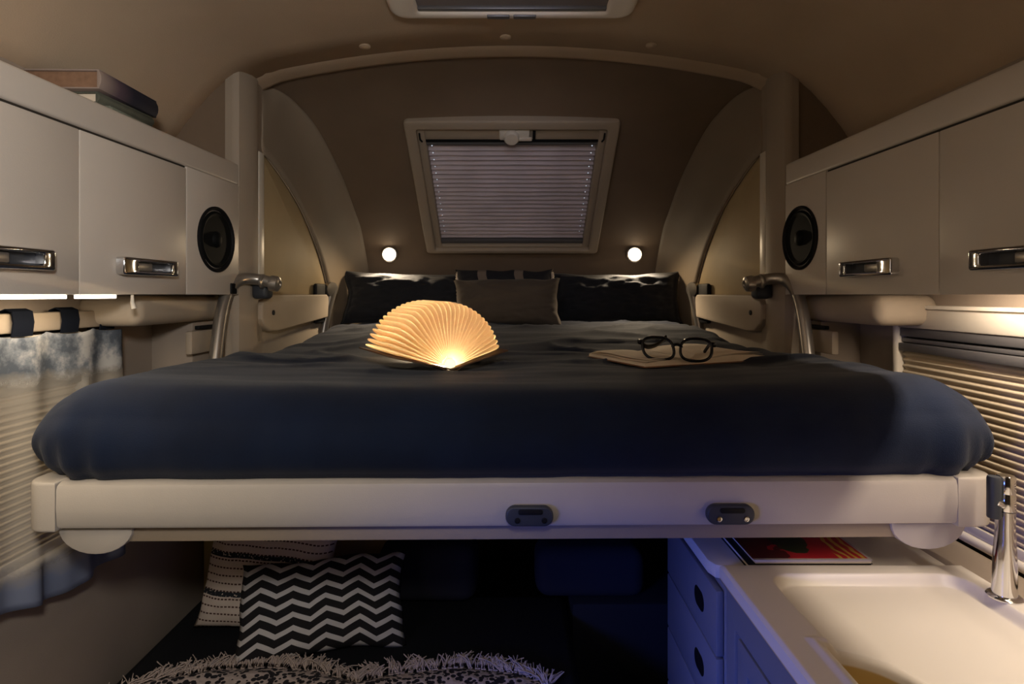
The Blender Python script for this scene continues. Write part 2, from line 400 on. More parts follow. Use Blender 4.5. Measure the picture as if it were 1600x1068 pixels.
lt = wbox('latch', -0.055, 0.075, 0.050, 0.105, 0.0, 0.020, M_WHITE, bevel=0.008)
lathe('latch_knob', [(0.034, 0), (0.034, 0.018), (0.028, 0.028), (0, 0.030)], wp(-0.002, 0.085, 0.012), wn, M_WHITE, lt)
wbox('latch_lever', 0.0, 0.085, 0.082, 0.098, 0.022, 0.034, M_WHITE, lt)
wbox('latch_tab', 0.088, 0.100, 0.062, 0.098, 0.0, 0.02, M_BLACK, lt, 0.003)
structure(finish(win))

# ------------------------------------------------------------------ side windows with pleated blinds
def side_window(s, name, y0, y1, z0, z1):
    wd = empty(name)
    f = lambda u, v, h: Vector((s*(WX-h), u, v))
    ring('frame', rrect(y0, y1, z0, z1, 0.035), rrect(y0+0.022, y1-0.022, z0+0.022, z1-0.01, 0.022), f, 0.0, 0.035, M_WHITE, wd, 0.009)
    box('valance', (min(s*(WX-0.030), s*(WX-0.003)), max(s*(WX-0.030), s*(WX-0.003)), y0+0.018, y1-0.020, z1-0.062, z1-0.006), M_WHITE, wd, 0.004)
    box('pane', (min(s*(WX-0.002), s*(WX-0.006)), max(s*(WX-0.002), s*(WX-0.006)), y0+0.02, y1-0.02, z0+0.02, z1-0.02), M_BLACK, wd, 0)
    zc = z1-0.062
    for a, b, h in ((0.0, 0.024, 0.026), (0.028, 0.040, 0.022), (0.042, 0.064, 0.030)):
        box('cassette_bar', (min(s*(WX-h), s*(WX-0.006)), max(s*(WX-h), s*(WX-0.006)), y0+0.022, y1-0.022, zc-b, zc-a), M_CASS, wd, 0.003)
    n = 23; rows = []
    for k in range(6*n+1):
        z = lerp(zc-0.064, z0+0.045, k/(6*n)); h = 0.0155-0.0040*math.cos(k*PI/3)
        rows.append([(s*(WX-h), lerp(y0+0.026, y1-0.024, i/12), z) for i in range(13)])
    sheet('pleated_blind', rows, M_PLEAT, wd)
    box('bottom_rail', (min(s*(WX-0.024), s*(WX-0.008)), max(s*(WX-0.024), s*(WX-0.008)), y0+0.024, y1-0.024, z0+0.022, z0+0.045), M_WHITE, wd, 0.003)
    structure(wd); finish(wd)
side_window(1, 'window_3', 0.30, 1.60, -0.585, -0.028)
side_window(-1, 'window_4', 0.30, 1.44, -0.62, -0.09)

# ------------------------------------------------------------------ wall cupboards with speakers
def fx(y): return 0.92-0.0375*(y-1.02)
def make_cupboard(s):
    root = empty('overhead_cupboard')
    F = lambda c: Vector((s*(fx(c.y)+c.x), c.y, c.z))               # x measured back from the front
    body = box('body', (0.0185, 0.175, 0.05, 1.852, 0.058, 0.405), M_CAB, root, 0.004, fn=F)
    box('top_rail', (0.0, 0.178, 0.05, 1.853, 0.3545, 0.424), M_CAB, root, 0.008, 3, fn=F)
    seam1, seam2 = (1.203, 1.575) if s < 0 else (1.218, 1.628)
    box('gap_shade_strip', (0.006, 0.02, 0.05, seam2, 0.3495, 0.356), M_GAP, root, 0, fn=F)  # dark strip coloured as the shade in the gap above the doors
    box('bottom_rail', (0.0185, 0.03, 0.05, 1.85, 0.001, 0.06), M_CAB, root, 0.002, fn=F)
    dz0 = 0.0
    edges = [(seam2-0.002, seam1+0.001), (seam1-0.001, seam1-0.372), (seam1-0.374, seam1-0.75)]
    for k, (b, a) in enumerate(edges):
        d = box('door', (0.0, 0.018, a, b, dz0, 0.349), M_CAB, root, 0.0025, fn=F)
        c = (1.4065 if s < 0 else 1.435) if k == 0 else (1.02 if s < 0 else 1.02) if k == 1 else seam1-0.56
        hl = 0.10; zc = 0.067
        oo = rrect(c-hl, c+hl, zc-0.0205, zc+0.0205, 0.006, 3); ii = rrect(c-hl*0.55, c+hl*0.72, zc-0.0115, zc+0.0115, 0.004, 3)
        hd = ring('handle', oo, ii, lambda u, v, h: F(Vector((-h-0.006*math.cos((u-c)/hl*1.4), u, v))), 0.0, 0.020, M_CHROME, d, 0.004)
        box('handle_grip', (-0.012, -0.004, c-hl*0.54, c+hl*0.1, zc-0.010, zc+0.010), M_STEEL, d, 0.003, fn=F)
        box('handle_back', (-0.003, 0.001, c-hl*0.95, c+hl*0.95, zc-0.018, zc+0.018), M_GREYP, d, 0.001, fn=F)
    box('end_panel', (0.0, 0.018, seam2+0.001, 1.852, 0.0, 0.3545), M_CAB, root, 0.0015, fn=F)
    yc, zc = (1.722, 0.166) if s < 0 else (1.765, 0.175)
    org = F(Vector((0, yc, zc))); ax = (-s, -0.0375, 0)
    sp = lathe('speaker', [(0.099, -0.004), (0.099, 0.004), (0.094, 0.007), (0.090, 0.004), (0.086, -0.001), (0.086, -0.003), (0, -0.003)], org, ax, M_BLACK, root, 48)
    lathe('speaker_cone', [(0.086, 0.001), (0.078, 0.005), (0.070, 0.001), (0.030, -0.0025), (0.0, -0.0028)], org, ax, M_SPK, sp, 40)
    lathe('dust_cap', [(0.026, -0.002), (0.022, 0.006), (0.012, 0.011), (0, 0.012)], org, ax, M_SPK, sp, 24)
    return root
cl = make_cupboard(-1)
tag(cl, 'long white overhead cupboard on the left wall, books lying on top, lit strip beneath', 'cupboard', 'overhead cupboards')
box('light_switch', (-0.905+0.0, -0.885, 1.80, 1.835, 0.002, 0.036), M_BLACK, cl, 0.003)
finish(cl)
cr = make_cupboard(1)
tag(cr, 'long overhead cupboard on the right wall above the sink, nothing on its top', 'cupboard', 'overhead cupboards'); finish(cr)

# light strips under the left cupboard
for k, (a, b) in enumerate(((0.30, 1.175), (1.21, 1.315))):
    o = box('light_strip', (0.004, 0.018, a, b, -0.0085, -0.0005), M_LED, None, 0.001, fn=lambda c: Vector((-(fx(c.y)+c.x), c.y, c.z)))
    tag(o, ('long glowing light strip under the near door of the left overhead cupboard', 'short glowing light strip under the second door of the left overhead cupboard')[k], 'light strip', 'light strips under the left cupboard'); finish(o)
o = tube('strap_end', [(-0.908, 1.362, -0.0005), (-0.909, 1.364, -0.018), (-0.907, 1.367, -0.033)], [0.003, 0.0045, 0.006], M_WHITE, None, 10)
tag(o, 'small pale cord end hanging under the left overhead cupboard', 'cord'); finish(o)

# ------------------------------------------------------------------ books on the left cupboard
def lying_book(cx, cy, z, wx, wy, t, rot, mcov, mpap, label, spine='x'):
    r = empty('book'); tag(r, label, 'book', 'books lying on the left cupboard')
    f = lambda c: Vector((cx, cy, z))+Matrix.Rotation(rot, 3, 'Z') @ Vector(c)
    e = 0.0035
    box('cover', (-wx/2, wx/2, -wy/2, wy/2, 0.0, e), mcov, r, 0.001, fn=f)
    box('cover', (-wx/2, wx/2, -wy/2, wy/2, t-e, t), mcov, r, 0.001, fn=f)
    sg = [(wx/2-0.001, e-0.001), (wx/2+0.004, t*0.3), (wx/2+0.005, t*0.5), (wx/2+0.004, t*0.7), (wx/2-0.001, t-e+0.001), (wx/2-0.005, t-e), (wx/2-0.005, e)]
    prism('spine', sg, 'y', -wy/2, wy/2, mcov, r, 0.0005, fn=f)
    box('page_block', (-wx/2+0.005, wx/2-0.005, -wy/2+0.006, wy/2-0.006, e, t-e), mpap, r, 0.001, fn=f)
    return finish(r)
def top_book_cover():
    m, nt, b = new_mat('dusty_mauve_to_black_cover'); b.inputs['Roughness'].default_value = 0.6
    tc = nt.nodes.new('ShaderNodeTexCoord'); sp = nt.nodes.new('ShaderNodeSeparateXYZ'); nt.links.new(tc.outputs['Generated'], sp.inputs[0])
    cr_ = nt.nodes.new('ShaderNodeValToRGB'); nt.links.new(sp.outputs[1], cr_.inputs[0])
    e = cr_.color_ramp.elements; e[0].position = 0.0; e[0].color = (0.33, 0.26, 0.22, 1); e[1].position = 0.55; e[1].color = (0.012, 0.014, 0.03, 1)
    k = e.new(0.30); k.color = (0.09, 0.06, 0.08, 1)
    nt.links.new(cr_.outputs[0], b.inputs['Base Color']); return m
M_BK1 = top_book_cover(); M_BK2 = mat('sage_book_cover', (0.10, 0.105, 0.08), 0.6, var=0.15, vscale=30); M_BK3 = mat('pale_green_book_cover', (0.17, 0.19, 0.15), 0.6, var=0.1, vscale=20)
lying_book(-1.015, 1.41, 0.4245, 0.155, 0.18, 0.014, 0.05, M_BK3, M_PAPER, 'thin pale green book, lowest of the stack on the left cupboard')
lying_book(-1.02, 1.40, 0.4387, 0.150, 0.19, 0.026, -0.03, M_BK2, M_PAPER, 'sage green book, middle of the stack on the left cupboard')
lying_book(-1.022, 1.392, 0.4650, 0.175, 0.215, 0.044, 0.02, M_BK1, M_PAPERB, 'thick brown-paged hardback, topmost of the stack on the left cupboard')

# ------------------------------------------------------------------ left curtain on its rail
rail = box('curtain_rail', (-1.075, -1.055, 0.35, 1.505, -0.083, -0.040), M_MOULD, None, 0.006); tag(rail, 'flat cream curtain rail above the left window with dark fabric tabs over it', 'curtain rail'); finish(rail)
def curtain_mat():
    m, nt, b = new_mat('sheer_camouflage_curtain'); out = nt.nodes['Material Output']
    tc = nt.nodes.new('ShaderNodeTexCoord'); sp = nt.nodes.new('ShaderNodeSeparateXYZ'); nt.links.new(tc.outputs['UV'], sp.inputs[0])
    n = nt.nodes.new('ShaderNodeTexNoise'); n.inputs['Scale'].default_value = 14; n.inputs['Detail'].default_value = 5; n.inputs['Roughness'].default_value = 0.65
    nt.links.new(tc.outputs['Object'], n.inputs['Vector'])
    cr_ = nt.nodes.new('ShaderNodeValToRGB'); nt.links.new(n.outputs[0], cr_.inputs[0]); e = cr_.color_ramp.elements
    e[0].position = 0.40; e[0].color = (0.07, 0.085, 0.11, 1); e[1].position = 0.62; e[1].color = (0.40, 0.40, 0.40, 1); k = e.new(0.5); k.color = (0.17, 0.19, 0.22, 1)
    # v = 1 at the top, 0 at the hem
    v = sp.outputs[1]; nz = MATH(nt, 'MULTIPLY', n.outputs[0], 0.10); vv = MATH(nt, 'ADD', v, nz)
    top = nt.nodes.new('ShaderNodeMapRange'); nt.links.new(vv, top.inputs[0]); top.inputs[1].default_value = 0.84; top.inputs[2].default_value = 0.90
    bot = nt.nodes.new('ShaderNodeMapRange'); nt.links.new(vv, bot.inputs[0]); bot.inputs[1].default_value = 0.24; bot.inputs[2].default_value = 0.13
    mx = nt.nodes.new('ShaderNodeMix'); mx.data_type = 'RGBA'; mx.inputs[6].default_value = (0.58, 0.53, 0.45, 1)
    nt.links.new(top.outputs[0], mx.inputs[0]); nt.links.new(cr_.outputs[0], mx.inputs[7])
    m2 = nt.nodes.new('ShaderNodeMix'); m2.data_type = 'RGBA'; m2.inputs[7].default_value = (0.16, 0.19, 0.28, 1)
    nt.links.new(bot.outputs[0], m2.inputs[0]); nt.links.new(mx.outputs[2], m2.inputs[6]); nt.links.new(m2.outputs[2], b.inputs['Base Color'])
    b.inputs['Roughness'].default_value = 0.9
    opa = MATH(nt, 'MAXIMUM', MATH(nt, 'MULTIPLY', top.outputs[0], 0.92), MATH(nt, 'MULTIPLY', bot.outputs[0], 0.9)); opa = MATH(nt, 'MAXIMUM', opa, 0.26)
    tr = nt.nodes.new('ShaderNodeBsdfTransparent'); ms = nt.nodes.new('ShaderNodeMixShader')
    nt.links.new(opa, ms.inputs[0]); nt.links.new(tr.outputs[0], ms.inputs[1]); nt.links.new(b.outputs[0], ms.inputs[2]); nt.links.new(ms.outputs[0], out.inputs[0])
    return m
def build_curtain():
    NY, NZ = 150, 40; rows = []; uv = []
    for j in range(NZ+1):
        v = 1-j/NZ; z0 = lerp(-0.685, -0.082, v); r = []
        for i in range(NY+1):
            y = lerp(0.45, 1.512, i/NY)
            wv = 0.008*math.sin(y*38+1.2*math.sin(y*9))+0.005*math.sin(y*71+2)
            sag = 0.010*abs(math.sin((y-1.28)*PI/0.135))**0.6 if v > 0.9 else 0
            hem = 0.018*math.sin(y*13)+0.02*math.sin(y*6+1)
            r.append((-1.040+wv*(0.5+0.9*(1-v)), y, z0-sag*(v-0.9)*10*1.0+hem*(1-v)))
        rows.append(r)
    c = sheet('curtain', rows, curtain_mat(), None, thick=0.0015)
    uvl = c.data.uv_layers.new(name='UVMap')
    for lp in c.data.loops:
        j, i = divmod(lp.vertex_index, NY+1); uvl.data[lp.index].uv = (i/NY, 1-j/NZ)
    M_TAB = mat('black_curtain_tab', (0.006, 0.008, 0.014), 0.9, spec=0.1)
    for y in (0.70, 0.83, 0.96, 1.09, 1.222, 1.353, 1.478):
        prof = [(-1.050, -0.090), (-1.046, -0.060), (-1.050, -0.036), (-1.065, -0.030), (-1.080, -0.036), (-1.083, -0.09), (-1.0805, -0.09), (-1.078, -0.038), (-1.065, -0.0325), (-1.0525, -0.038), (-1.049, -0.060), (-1.053, -0.090)]
        prism('fabric_tab', prof, 'y', y-0.026, y+0.026, M_TAB, c, 0)
    tag(c, 'sheer grey and white camouflage curtain hanging in front of the left window', 'curtain'); finish(c)
build_curtain()

# ------------------------------------------------------------------ drop-down bed
TILT = lambda c: Vector((c.x, c.y, c.z+0.006*c.x))
bed = empty('drop_down_bed'); tag(bed, 'wide drop-down bed on a cream plastic frame, hanging on tubular lift arms', 'bed')
prism('platform', [(-0.95, 1.17), (0.95, 1.17), (0.95, 1.60), (0.855, 1.78), (0.855, 3.08), (-0.855, 3.08), (-0.855, 1.78), (-0.95, 1.60)], 'z', -0.462, -0.3925, M_BEDFR, bed, 0.004, fn=TILT)
fp = [(1.142, -0.3705), (1.134, -0.375), (1.131, -0.383), (1.130, -0.42), (1.133, -0.455), (1.137, -0.461), (1.143, -0.463), (1.168, -0.463), (1.168, -0.3685), (1.15, -0.3685)]
prism('front_rail', fp, 'x', -0.905, 0.885, M_BEDFR, bed, 0, fn=TILT)
for s in (-1, 1):
    xi, xo = (0.907, 0.978) if s < 0 else (0.8855, 0.972)
    pts = [(s*xi, 1.130)]+[(s*(xo-0.045+0.045*math.sin(a)), 1.175-0.045*math.cos(a)) for a in [i*PI/16 for i in range(9)]]+[(s*xo, 1.45), (s*xi, 1.45)]
    prism('corner_cap', pts, 'z', -0.468, -0.368, M_BEDFR, bed, 0.006, 3, fn=TILT)
    box('side_rail', (min(s*0.952, s*0.972), max(s*0.952, s*0.972), 1.451, 1.595, -0.462, -0.375), M_BEDFR, bed, 0.004, fn=TILT)
    br = [(s*0.95, -0.4685)]+[(s*(0.845+0.075*math.cos(a)), -0.470-0.052*math.sin(a)) for a in [i*PI/14 for i in range(0, 15)]]
    br = [(s*0.925, -0.4685)]+br[2:]+[(s*0.765, -0.4685)]
    prism('rounded_bracket', br, 'y', 1.155, 1.20, M_BEDFR, bed, 0.003, fn=TILT)
box('cross_beam', (-0.83, 0.83, 1.162, 1.1535+0.05, -0.500, -0.4685), M_SHOULD, bed, 0.004, fn=TILT)  # darker plastic stands in for the shade in the recess under the rail
for (px, sc_) in ((827, 0), (1139, 1)):
    x = (px-800)/890*1.127; z = -(805-460)/890*1.127+0.002
    if sc_: z = -(801-460)/890*1.127
    lt = prism('latch_plate', rrect(x-0.047, x+0.047, z-0.0195, z+0.0195, 0.0185), 'y', 1.1145, 1.130, M_GREYP, bed, 0.004, 3)
    prism('latch_grip', rrect(x-0.022, x+0.026, z+0.0045, z+0.0145, 0.004), 'y', 1.1125, 1.1155, M_BLACK, lt, 0.0005)
    for q in (-0.024, 0.029):
        lathe('screw', [(0.0055, 0), (0.0055, 0.0015), (0.0035, 0.002), (0.0035, 0.0008), (0, 0.0008)], (x+q, 1.1143, z-0.007), (0, -1, 0), M_CHROME if sc_ else M_BLACK, lt, 18)
for s in (-1, 1):
    arm = tube('lift_arm', catmull([(s*0.80, 1.895, 0.040), (s*0.845, 1.89, 0.050), (s*0.885, 1.86, 0.050), (s*0.905, 1.82, 0.015), (s*0.905, 1.77, -0.07), (s*0.897, 1.72, -0.21)], 7), 0.019, M_STEEL, bed, 18)
    lathe('arm_end_cap', [(0.026, 0.0), (0.027, 0.010), (0.025, 0.024), (0.016, 0.030), (0.012, 0.030), (0.010, 0.026), (0, 0.026)], (s*0.803, 1.897, 0.038), (-s, 0.02, -0.15), M_STEEL, arm)
    lathe('arm_collar', [(0.0195, 0), (0.024, 0.004), (0.024, 0.010), (0.0195, 0.014)], (s*0.835, 1.893, 0.045), (-s, 0, -0.1), M_STEEL, arm)
    box('pivot_block', (min(s*0.82, s*0.874), max(s*0.82, s*0.874), 1.905, 1.965, -0.015, 0.055), M_GREYP, bed, 0.015, 3)
    arm = tube('lift_arm', [(s*0.862, 2.72, 0.03), (s*0.863, 2.715, 0.0), (s*0.873, 2.69, -0.07), (s*0.885, 2.66, -0.20)], [0.024, 0.023, 0.021, 0.021], M_STEEL, bed, 16)
    lathe('arm_end_cap', [(0.034, -0.012), (0.036, 0.0), (0.034, 0.014), (0, 0.018)], (s*0.862, 2.705, 0.025), (-s, -0.5, 0), M_STEEL, arm)
    box('pivot_block', (min(s*0.872, s*0.892), max(s*0.872, s*0.892), 2.55, 2.69, -0.13, 0.05), M_BLACK, bed, 0.01)
finish(bed)

# duvet: a soft rounded block with folds
def duvet_top(x, y):
    z = -0.199+0.058*smooth(1.7, 2.45, y)+0.024*x*x*(1-smooth(1.7, 2.2, y))
    z -= 0.013*math.exp(-(((x-0.52)/0.26)**4+((y-1.68)/0.22)**4))
    z -= 0.008*math.exp(-(((x+0.20)/0.20)**4+((y-1.58)/0.18)**4))
    return z
def build_duvet():
    bm = bmesh.new(); bmesh.ops.create_cube(bm, size=2)
    bmesh.ops.subdivide_edges(bm, edges=bm.edges, cuts=3, use_grid_fill=True)
    bm.free()
    NX, NY, NZ = 150, 120, 26
    X0, X1, Y0, Y1, Z0 = -0.992, 0.992, 1.135, 3.07, -0.368
    bm = bmesh.new(); V = {}
    def key(i, j, k):
        if (i, j, k) not in V: V[(i, j, k)] = bm.verts.new((i/NX, j/NY, k/NZ))
        return V[(i, j, k)]
    for i in range(NX):
        for j in range(NY):
            bm.faces.new((key(i, j, NZ), key(i+1, j, NZ), key(i+1, j+1, NZ), key(i, j+1, NZ)))
            bm.faces.new((key(i, j, 0), key(i, j+1, 0), key(i+1, j+1, 0), key(i+1, j, 0)))
    for k in range(NZ):
        for i in range(NX):
            bm.faces.new((key(i, 0, k), key(i+1, 0, k), key(i+1, 0, k+1), key(i, 0, k+1)))
            bm.faces.new((key(i, NY, k), key(i, NY, k+1), key(i+1, NY, k+1), key(i+1, NY, k)))
        for j in range(NY):
            bm.faces.new((key(0, j, k), key(0, j, k+1), key(0, j+1, k+1), key(0, j+1, k)))
            bm.faces.new((key(NX, j, k), key(NX, j+1, k), key(NX, j+1, k+1), key(NX, j, k+1)))
    for v in bm.verts:
        u, w_, t = v.co
        y = lerp(Y0, Y1, w_**1.35); 
        x = lerp(X0, X1, 0.5+0.5*(2*u-1)*(1.0))
        zt = duvet_top(x, y); hgt = zt-Z0; z = Z0+t*hgt
        rx, ry, rz = 0.15, 0.15, 0.140; rb = 0.03
        yb = Y1-0.06
        # rounding: ellipsoidal above mid height, upright with a small tuck below
        cx = min(max(x, X0+rx), X1-rx); cy = min(max(y, Y0+ry), yb); zm = zt-rz; ryy = ry if y < 2 else 0.06
        dx, dy, dz = (x-cx)/rx, (y-cy)/ryy, max(0, (z-zm)/rz)
        mxx = max(abs(dx), abs(dy), dz); L = (abs(dx)**2.5+abs(dy)**2.5+dz**2.5)**0.4
        if L > 1e-6:
            f = mxx/L; dx *= f; dy *= f; dz *= f
        low = 1-smooth(0, 0.22, t); ins = 1-0.10*low*low
        p = Vector((cx+dx*rx*ins, cy+dy*ryy*ins, zm+dz*rz if z > zm else z))
        # folds
        top = smooth(0.5, 1, t)
        f1 = noise.noise(Vector((p.x*2.3, p.y*9, 1.3)))+0.5*noise.noise(Vector((p.x*5, p.y*22, 5.3)))
        p.z += 0.0085*f1*top*(0.35+0.65*smooth(1.15, 1.5, p.y))
        rg = 1-abs(noise.noise(Vector((p.x*2.6+p.y*1.1, p.y*6-p.x*1.2, 7.7))))*2.2
        p.z += 0.013*max(0, rg)**3*top*smooth(1.35, 1.7, p.y)
        # front face: gentle vertical drag folds, stronger at the corners
        side = 1-smooth(0.0, 0.12, w_)
        cor = smooth(0.72, 0.97, abs(p.x))
        fr = noise.noise(Vector((p.x*7+p.z*3, p.z*4, 2.2)))+0.6*noise.noise(Vector((p.x*19, p.z*7, 9.1)))
        p.y -= side*(1-top*0.6)*fr*(0.005+0.022*cor)
        p.y -= side*0.012*math.sin(min(1, t*1.4)*PI)
        sx = smooth(0.90, 1.0, abs(2*u-1))
        fs_ = noise.noise(Vector((p.y*8, p.z*9, 4.4)))
        p.x += (1 if p.x > 0 else -1)*sx*(0.020*math.sin(t*PI)+0.007*fs_)
        # tucked pinch folds near both front corners
        for (qx, amp) in ((-0.965, 0.026), (-0.915, 0.018), (-0.85, 0.010), (0.955, 0.028), (0.92, 0.018), (0.84, 0.010)):
            dxx = (p.x-(qx+0.06*(p.z+0.36)*(1 if qx < 0 else -1)*2))/0.013
            if side > 0.2 and t < 0.55: p.y += amp*math.exp(-dxx*dxx)*side*(1-t/0.55)
        p.z += 0.006*p.x
        p.x *= 1-0.148*smooth(1.58, 1.84, p.y)
        v.co = p
    o = from_bm('duvet', bm, M_NAVY, None, True)
    return o
duvet = build_duvet(); tag(duvet, 'dark navy linen duvet spread over the whole drop-down bed', 'duvet'); finish(duvet)

# ------------------------------------------------------------------ pillows
def pillow_mesh(w_, h_, t_, seed, flange=0.0, pinch=0.035, wr=0.006, n=36):
    """stands in the XZ plane, y is thickness, z from 0"""
    bm = bmesh.new(); g = {}
    uvl = bm.loops.layers.uv.new('UVMap')
    def P(i, j, sgn):
        u, v = 2*i/n-1, 2*j/n-1
        e = (1-abs(u)**2.6)*(1-abs(v)**2.6); prof = max(0, e)**0.42
        if flange:
            eu = min(1, (1-abs(u))/flange); ev = min(1, (1-abs(v))/flange); q = min(eu, ev)
            prof = 0.04+0.96*max(0, (1-min(1, abs(u)/(1-flange))**2.6)*(1-min(1, abs(v)/(1-flange))**2.6))**0.42 if q >= 1 else 0.04*min(1, q*3)
        x = u*w_/2*(1-pinch*(1-v*v)*0.9); z = v*h_/2*(1-pinch*(1-u*u)*1.2)
        # ears at the corners
        k = (abs(u)*abs(v))**6; x *= 1+0.03*k; z *= 1+0.04*k
        q = Vector((u*2.5+seed, v*2.5, sgn*0.6+seed))
        y = sgn*(t_/2)*prof+wr*noise.noise(q*1.7)*min(1, prof*2)+0.7*wr*noise.noise(q*4)*min(1, prof*2)
        x += 0.012*noise.noise(Vector((v*2, seed, 0))); z += 0.012*noise.noise(Vector((u*2, seed, 5)))
        return (x, y, z+h_/2)
    F = [[bm.verts.new(P(i, j, -1)) for j in range(n+1)] for i in range(n+1)]
    B = [[F[i][j] if i in (0, n) or j in (0, n) else bm.verts.new(P(i, j, 1)) for j in range(n+1)] for i in range(n+1)]
    for G, rev in ((F, 0), (B, 1)):
        for i in range(n):
            for j in range(n):
                idx = [(i, j), (i+1, j), (i+1, j+1), (i, j+1)]
                if rev: idx = idx[::-1]
                f = bm.faces.new([G[a][b] for a, b in idx])
                for lp, (a, b) in zip(f.loops, idx): lp[uvl].uv = (a/n, b/n)
    return bm
def pillow(name, w_, h_, t_, loc, rot, m, seed, label, cat='pillow', group=None, **kw):
    bm = pillow_mesh(w_, h_, t_, seed, **kw); me = bpy.data.meshes.new(name); bm.to_mesh(me); bm.free()
    o = link(name, me, m, None, True); tag(o, label, cat, group)
    o.location = loc; o.rotation_euler = rot; finish(o); return o
R = math.radians
pillow('bed_pillow', 0.66, 0.27, 0.17, (-0.535, 2.90, -0.155), (R(-10), R(1), R(2)), M_NAVYP, 1.3, 'dark pillow at the head of the bed, under the left glowing reading light', 'pillow', 'dark pillows at the head of the bed', flange=0.07, wr=0.024, pinch=0.06)
pillow('bed_pillow', 0.66, 0.27, 0.17, (0.535, 2.90, -0.155), (R(-10), R(-1), R(-2)), M_NAVYP, 7.1, 'dark pillow at the head of the bed, under the right glowing reading light', 'pillow', 'dark pillows at the head of the bed', flange=0.07, wr=0.024, pinch=0.06)
def stripe_mat():
    m, nt, b = new_mat('wide_stripe_cloth'); tc = nt.nodes.new('ShaderNodeTexCoord'); sp = nt.nodes.new('ShaderNodeSeparateXYZ'); nt.links.new(tc.outputs['UV'], sp.inputs[0])
    f = MATH(nt, 'FRACT', MATH(nt, 'MULTIPLY_ADD', sp.outputs[0], 2.6, 0.42)); s_ = MATH(nt, 'LESS_THAN', f, 0.24)
    mx = nt.nodes.new('ShaderNodeMix'); mx.data_type = 'RGBA'; mx.inputs[6].default_value = (0.016, 0.016, 0.02, 1); mx.inputs[7].default_value = (0.22, 0.17, 0.13, 1)
    nt.links.new(s_, mx.inputs[0]); nt.links.new(mx.outputs[2], b.inputs['Base Color']); b.inputs['Roughness'].default_value = 0.9; return m
pc = pillow('cushion', 0.48, 0.272, 0.12, (-0.035, 2.83, -0.147), (R(-8), 0, 0), stripe_mat(), 3.7, 'black cushion with pale vertical stripes and cord edges, behind the taupe cushion on the bed', 'cushion')
for s in (-1, 1):       # twisted cord up each side
    pts = [(s*0.232, 0.0, 0.12), (s*0.236, -0.004, 0.17), (s*0.240, 0.0, 0.235), (s*0.236, 0, 0.262)]
    cd = tube('cord', catmull(pts, 10), [0.008+0.002*math.sin(i*2.1) for i in range(31)], M_PAPER, pc, 8)
pillow('cushion', 0.50, 0.232, 0.16, (-0.025, 2.655, -0.150), (R(-14), R(-1.0), R(-3)), M_GREYC, 5.9, 'plain taupe linen cushion in the middle of the bed, standing before the striped one', 'cushion', pinch=0.06, wr=0.010)

# ------------------------------------------------------------------ reading lights on the back wall
for s in (-1, 1):
    x = s*0.645; c = Vector((x, 3.012, 0.212)); ax = Vector((0, -1, -0.05))
    r = empty('reading_light'); tag(r, 'small round glowing reading light on the nose wall, %s of the window' % ('left' if s < 0 else 'right'), 'wall light', 'reading lights beside the nose window')
    lathe('housing', [(0.040, -0.03), (0.043, 0.012), (0.041, 0.020), (0.036, 0.022), (0.036, 0.016), (0, 0.016)], c, ax, M_STEEL, r, 32)
    lathe('bulb', [(0.034, 0.0165), (0.034, 0.021), (0.024, 0.026), (0, 0.028)], c, ax, M_BULB, r, 28)
    finish(r)

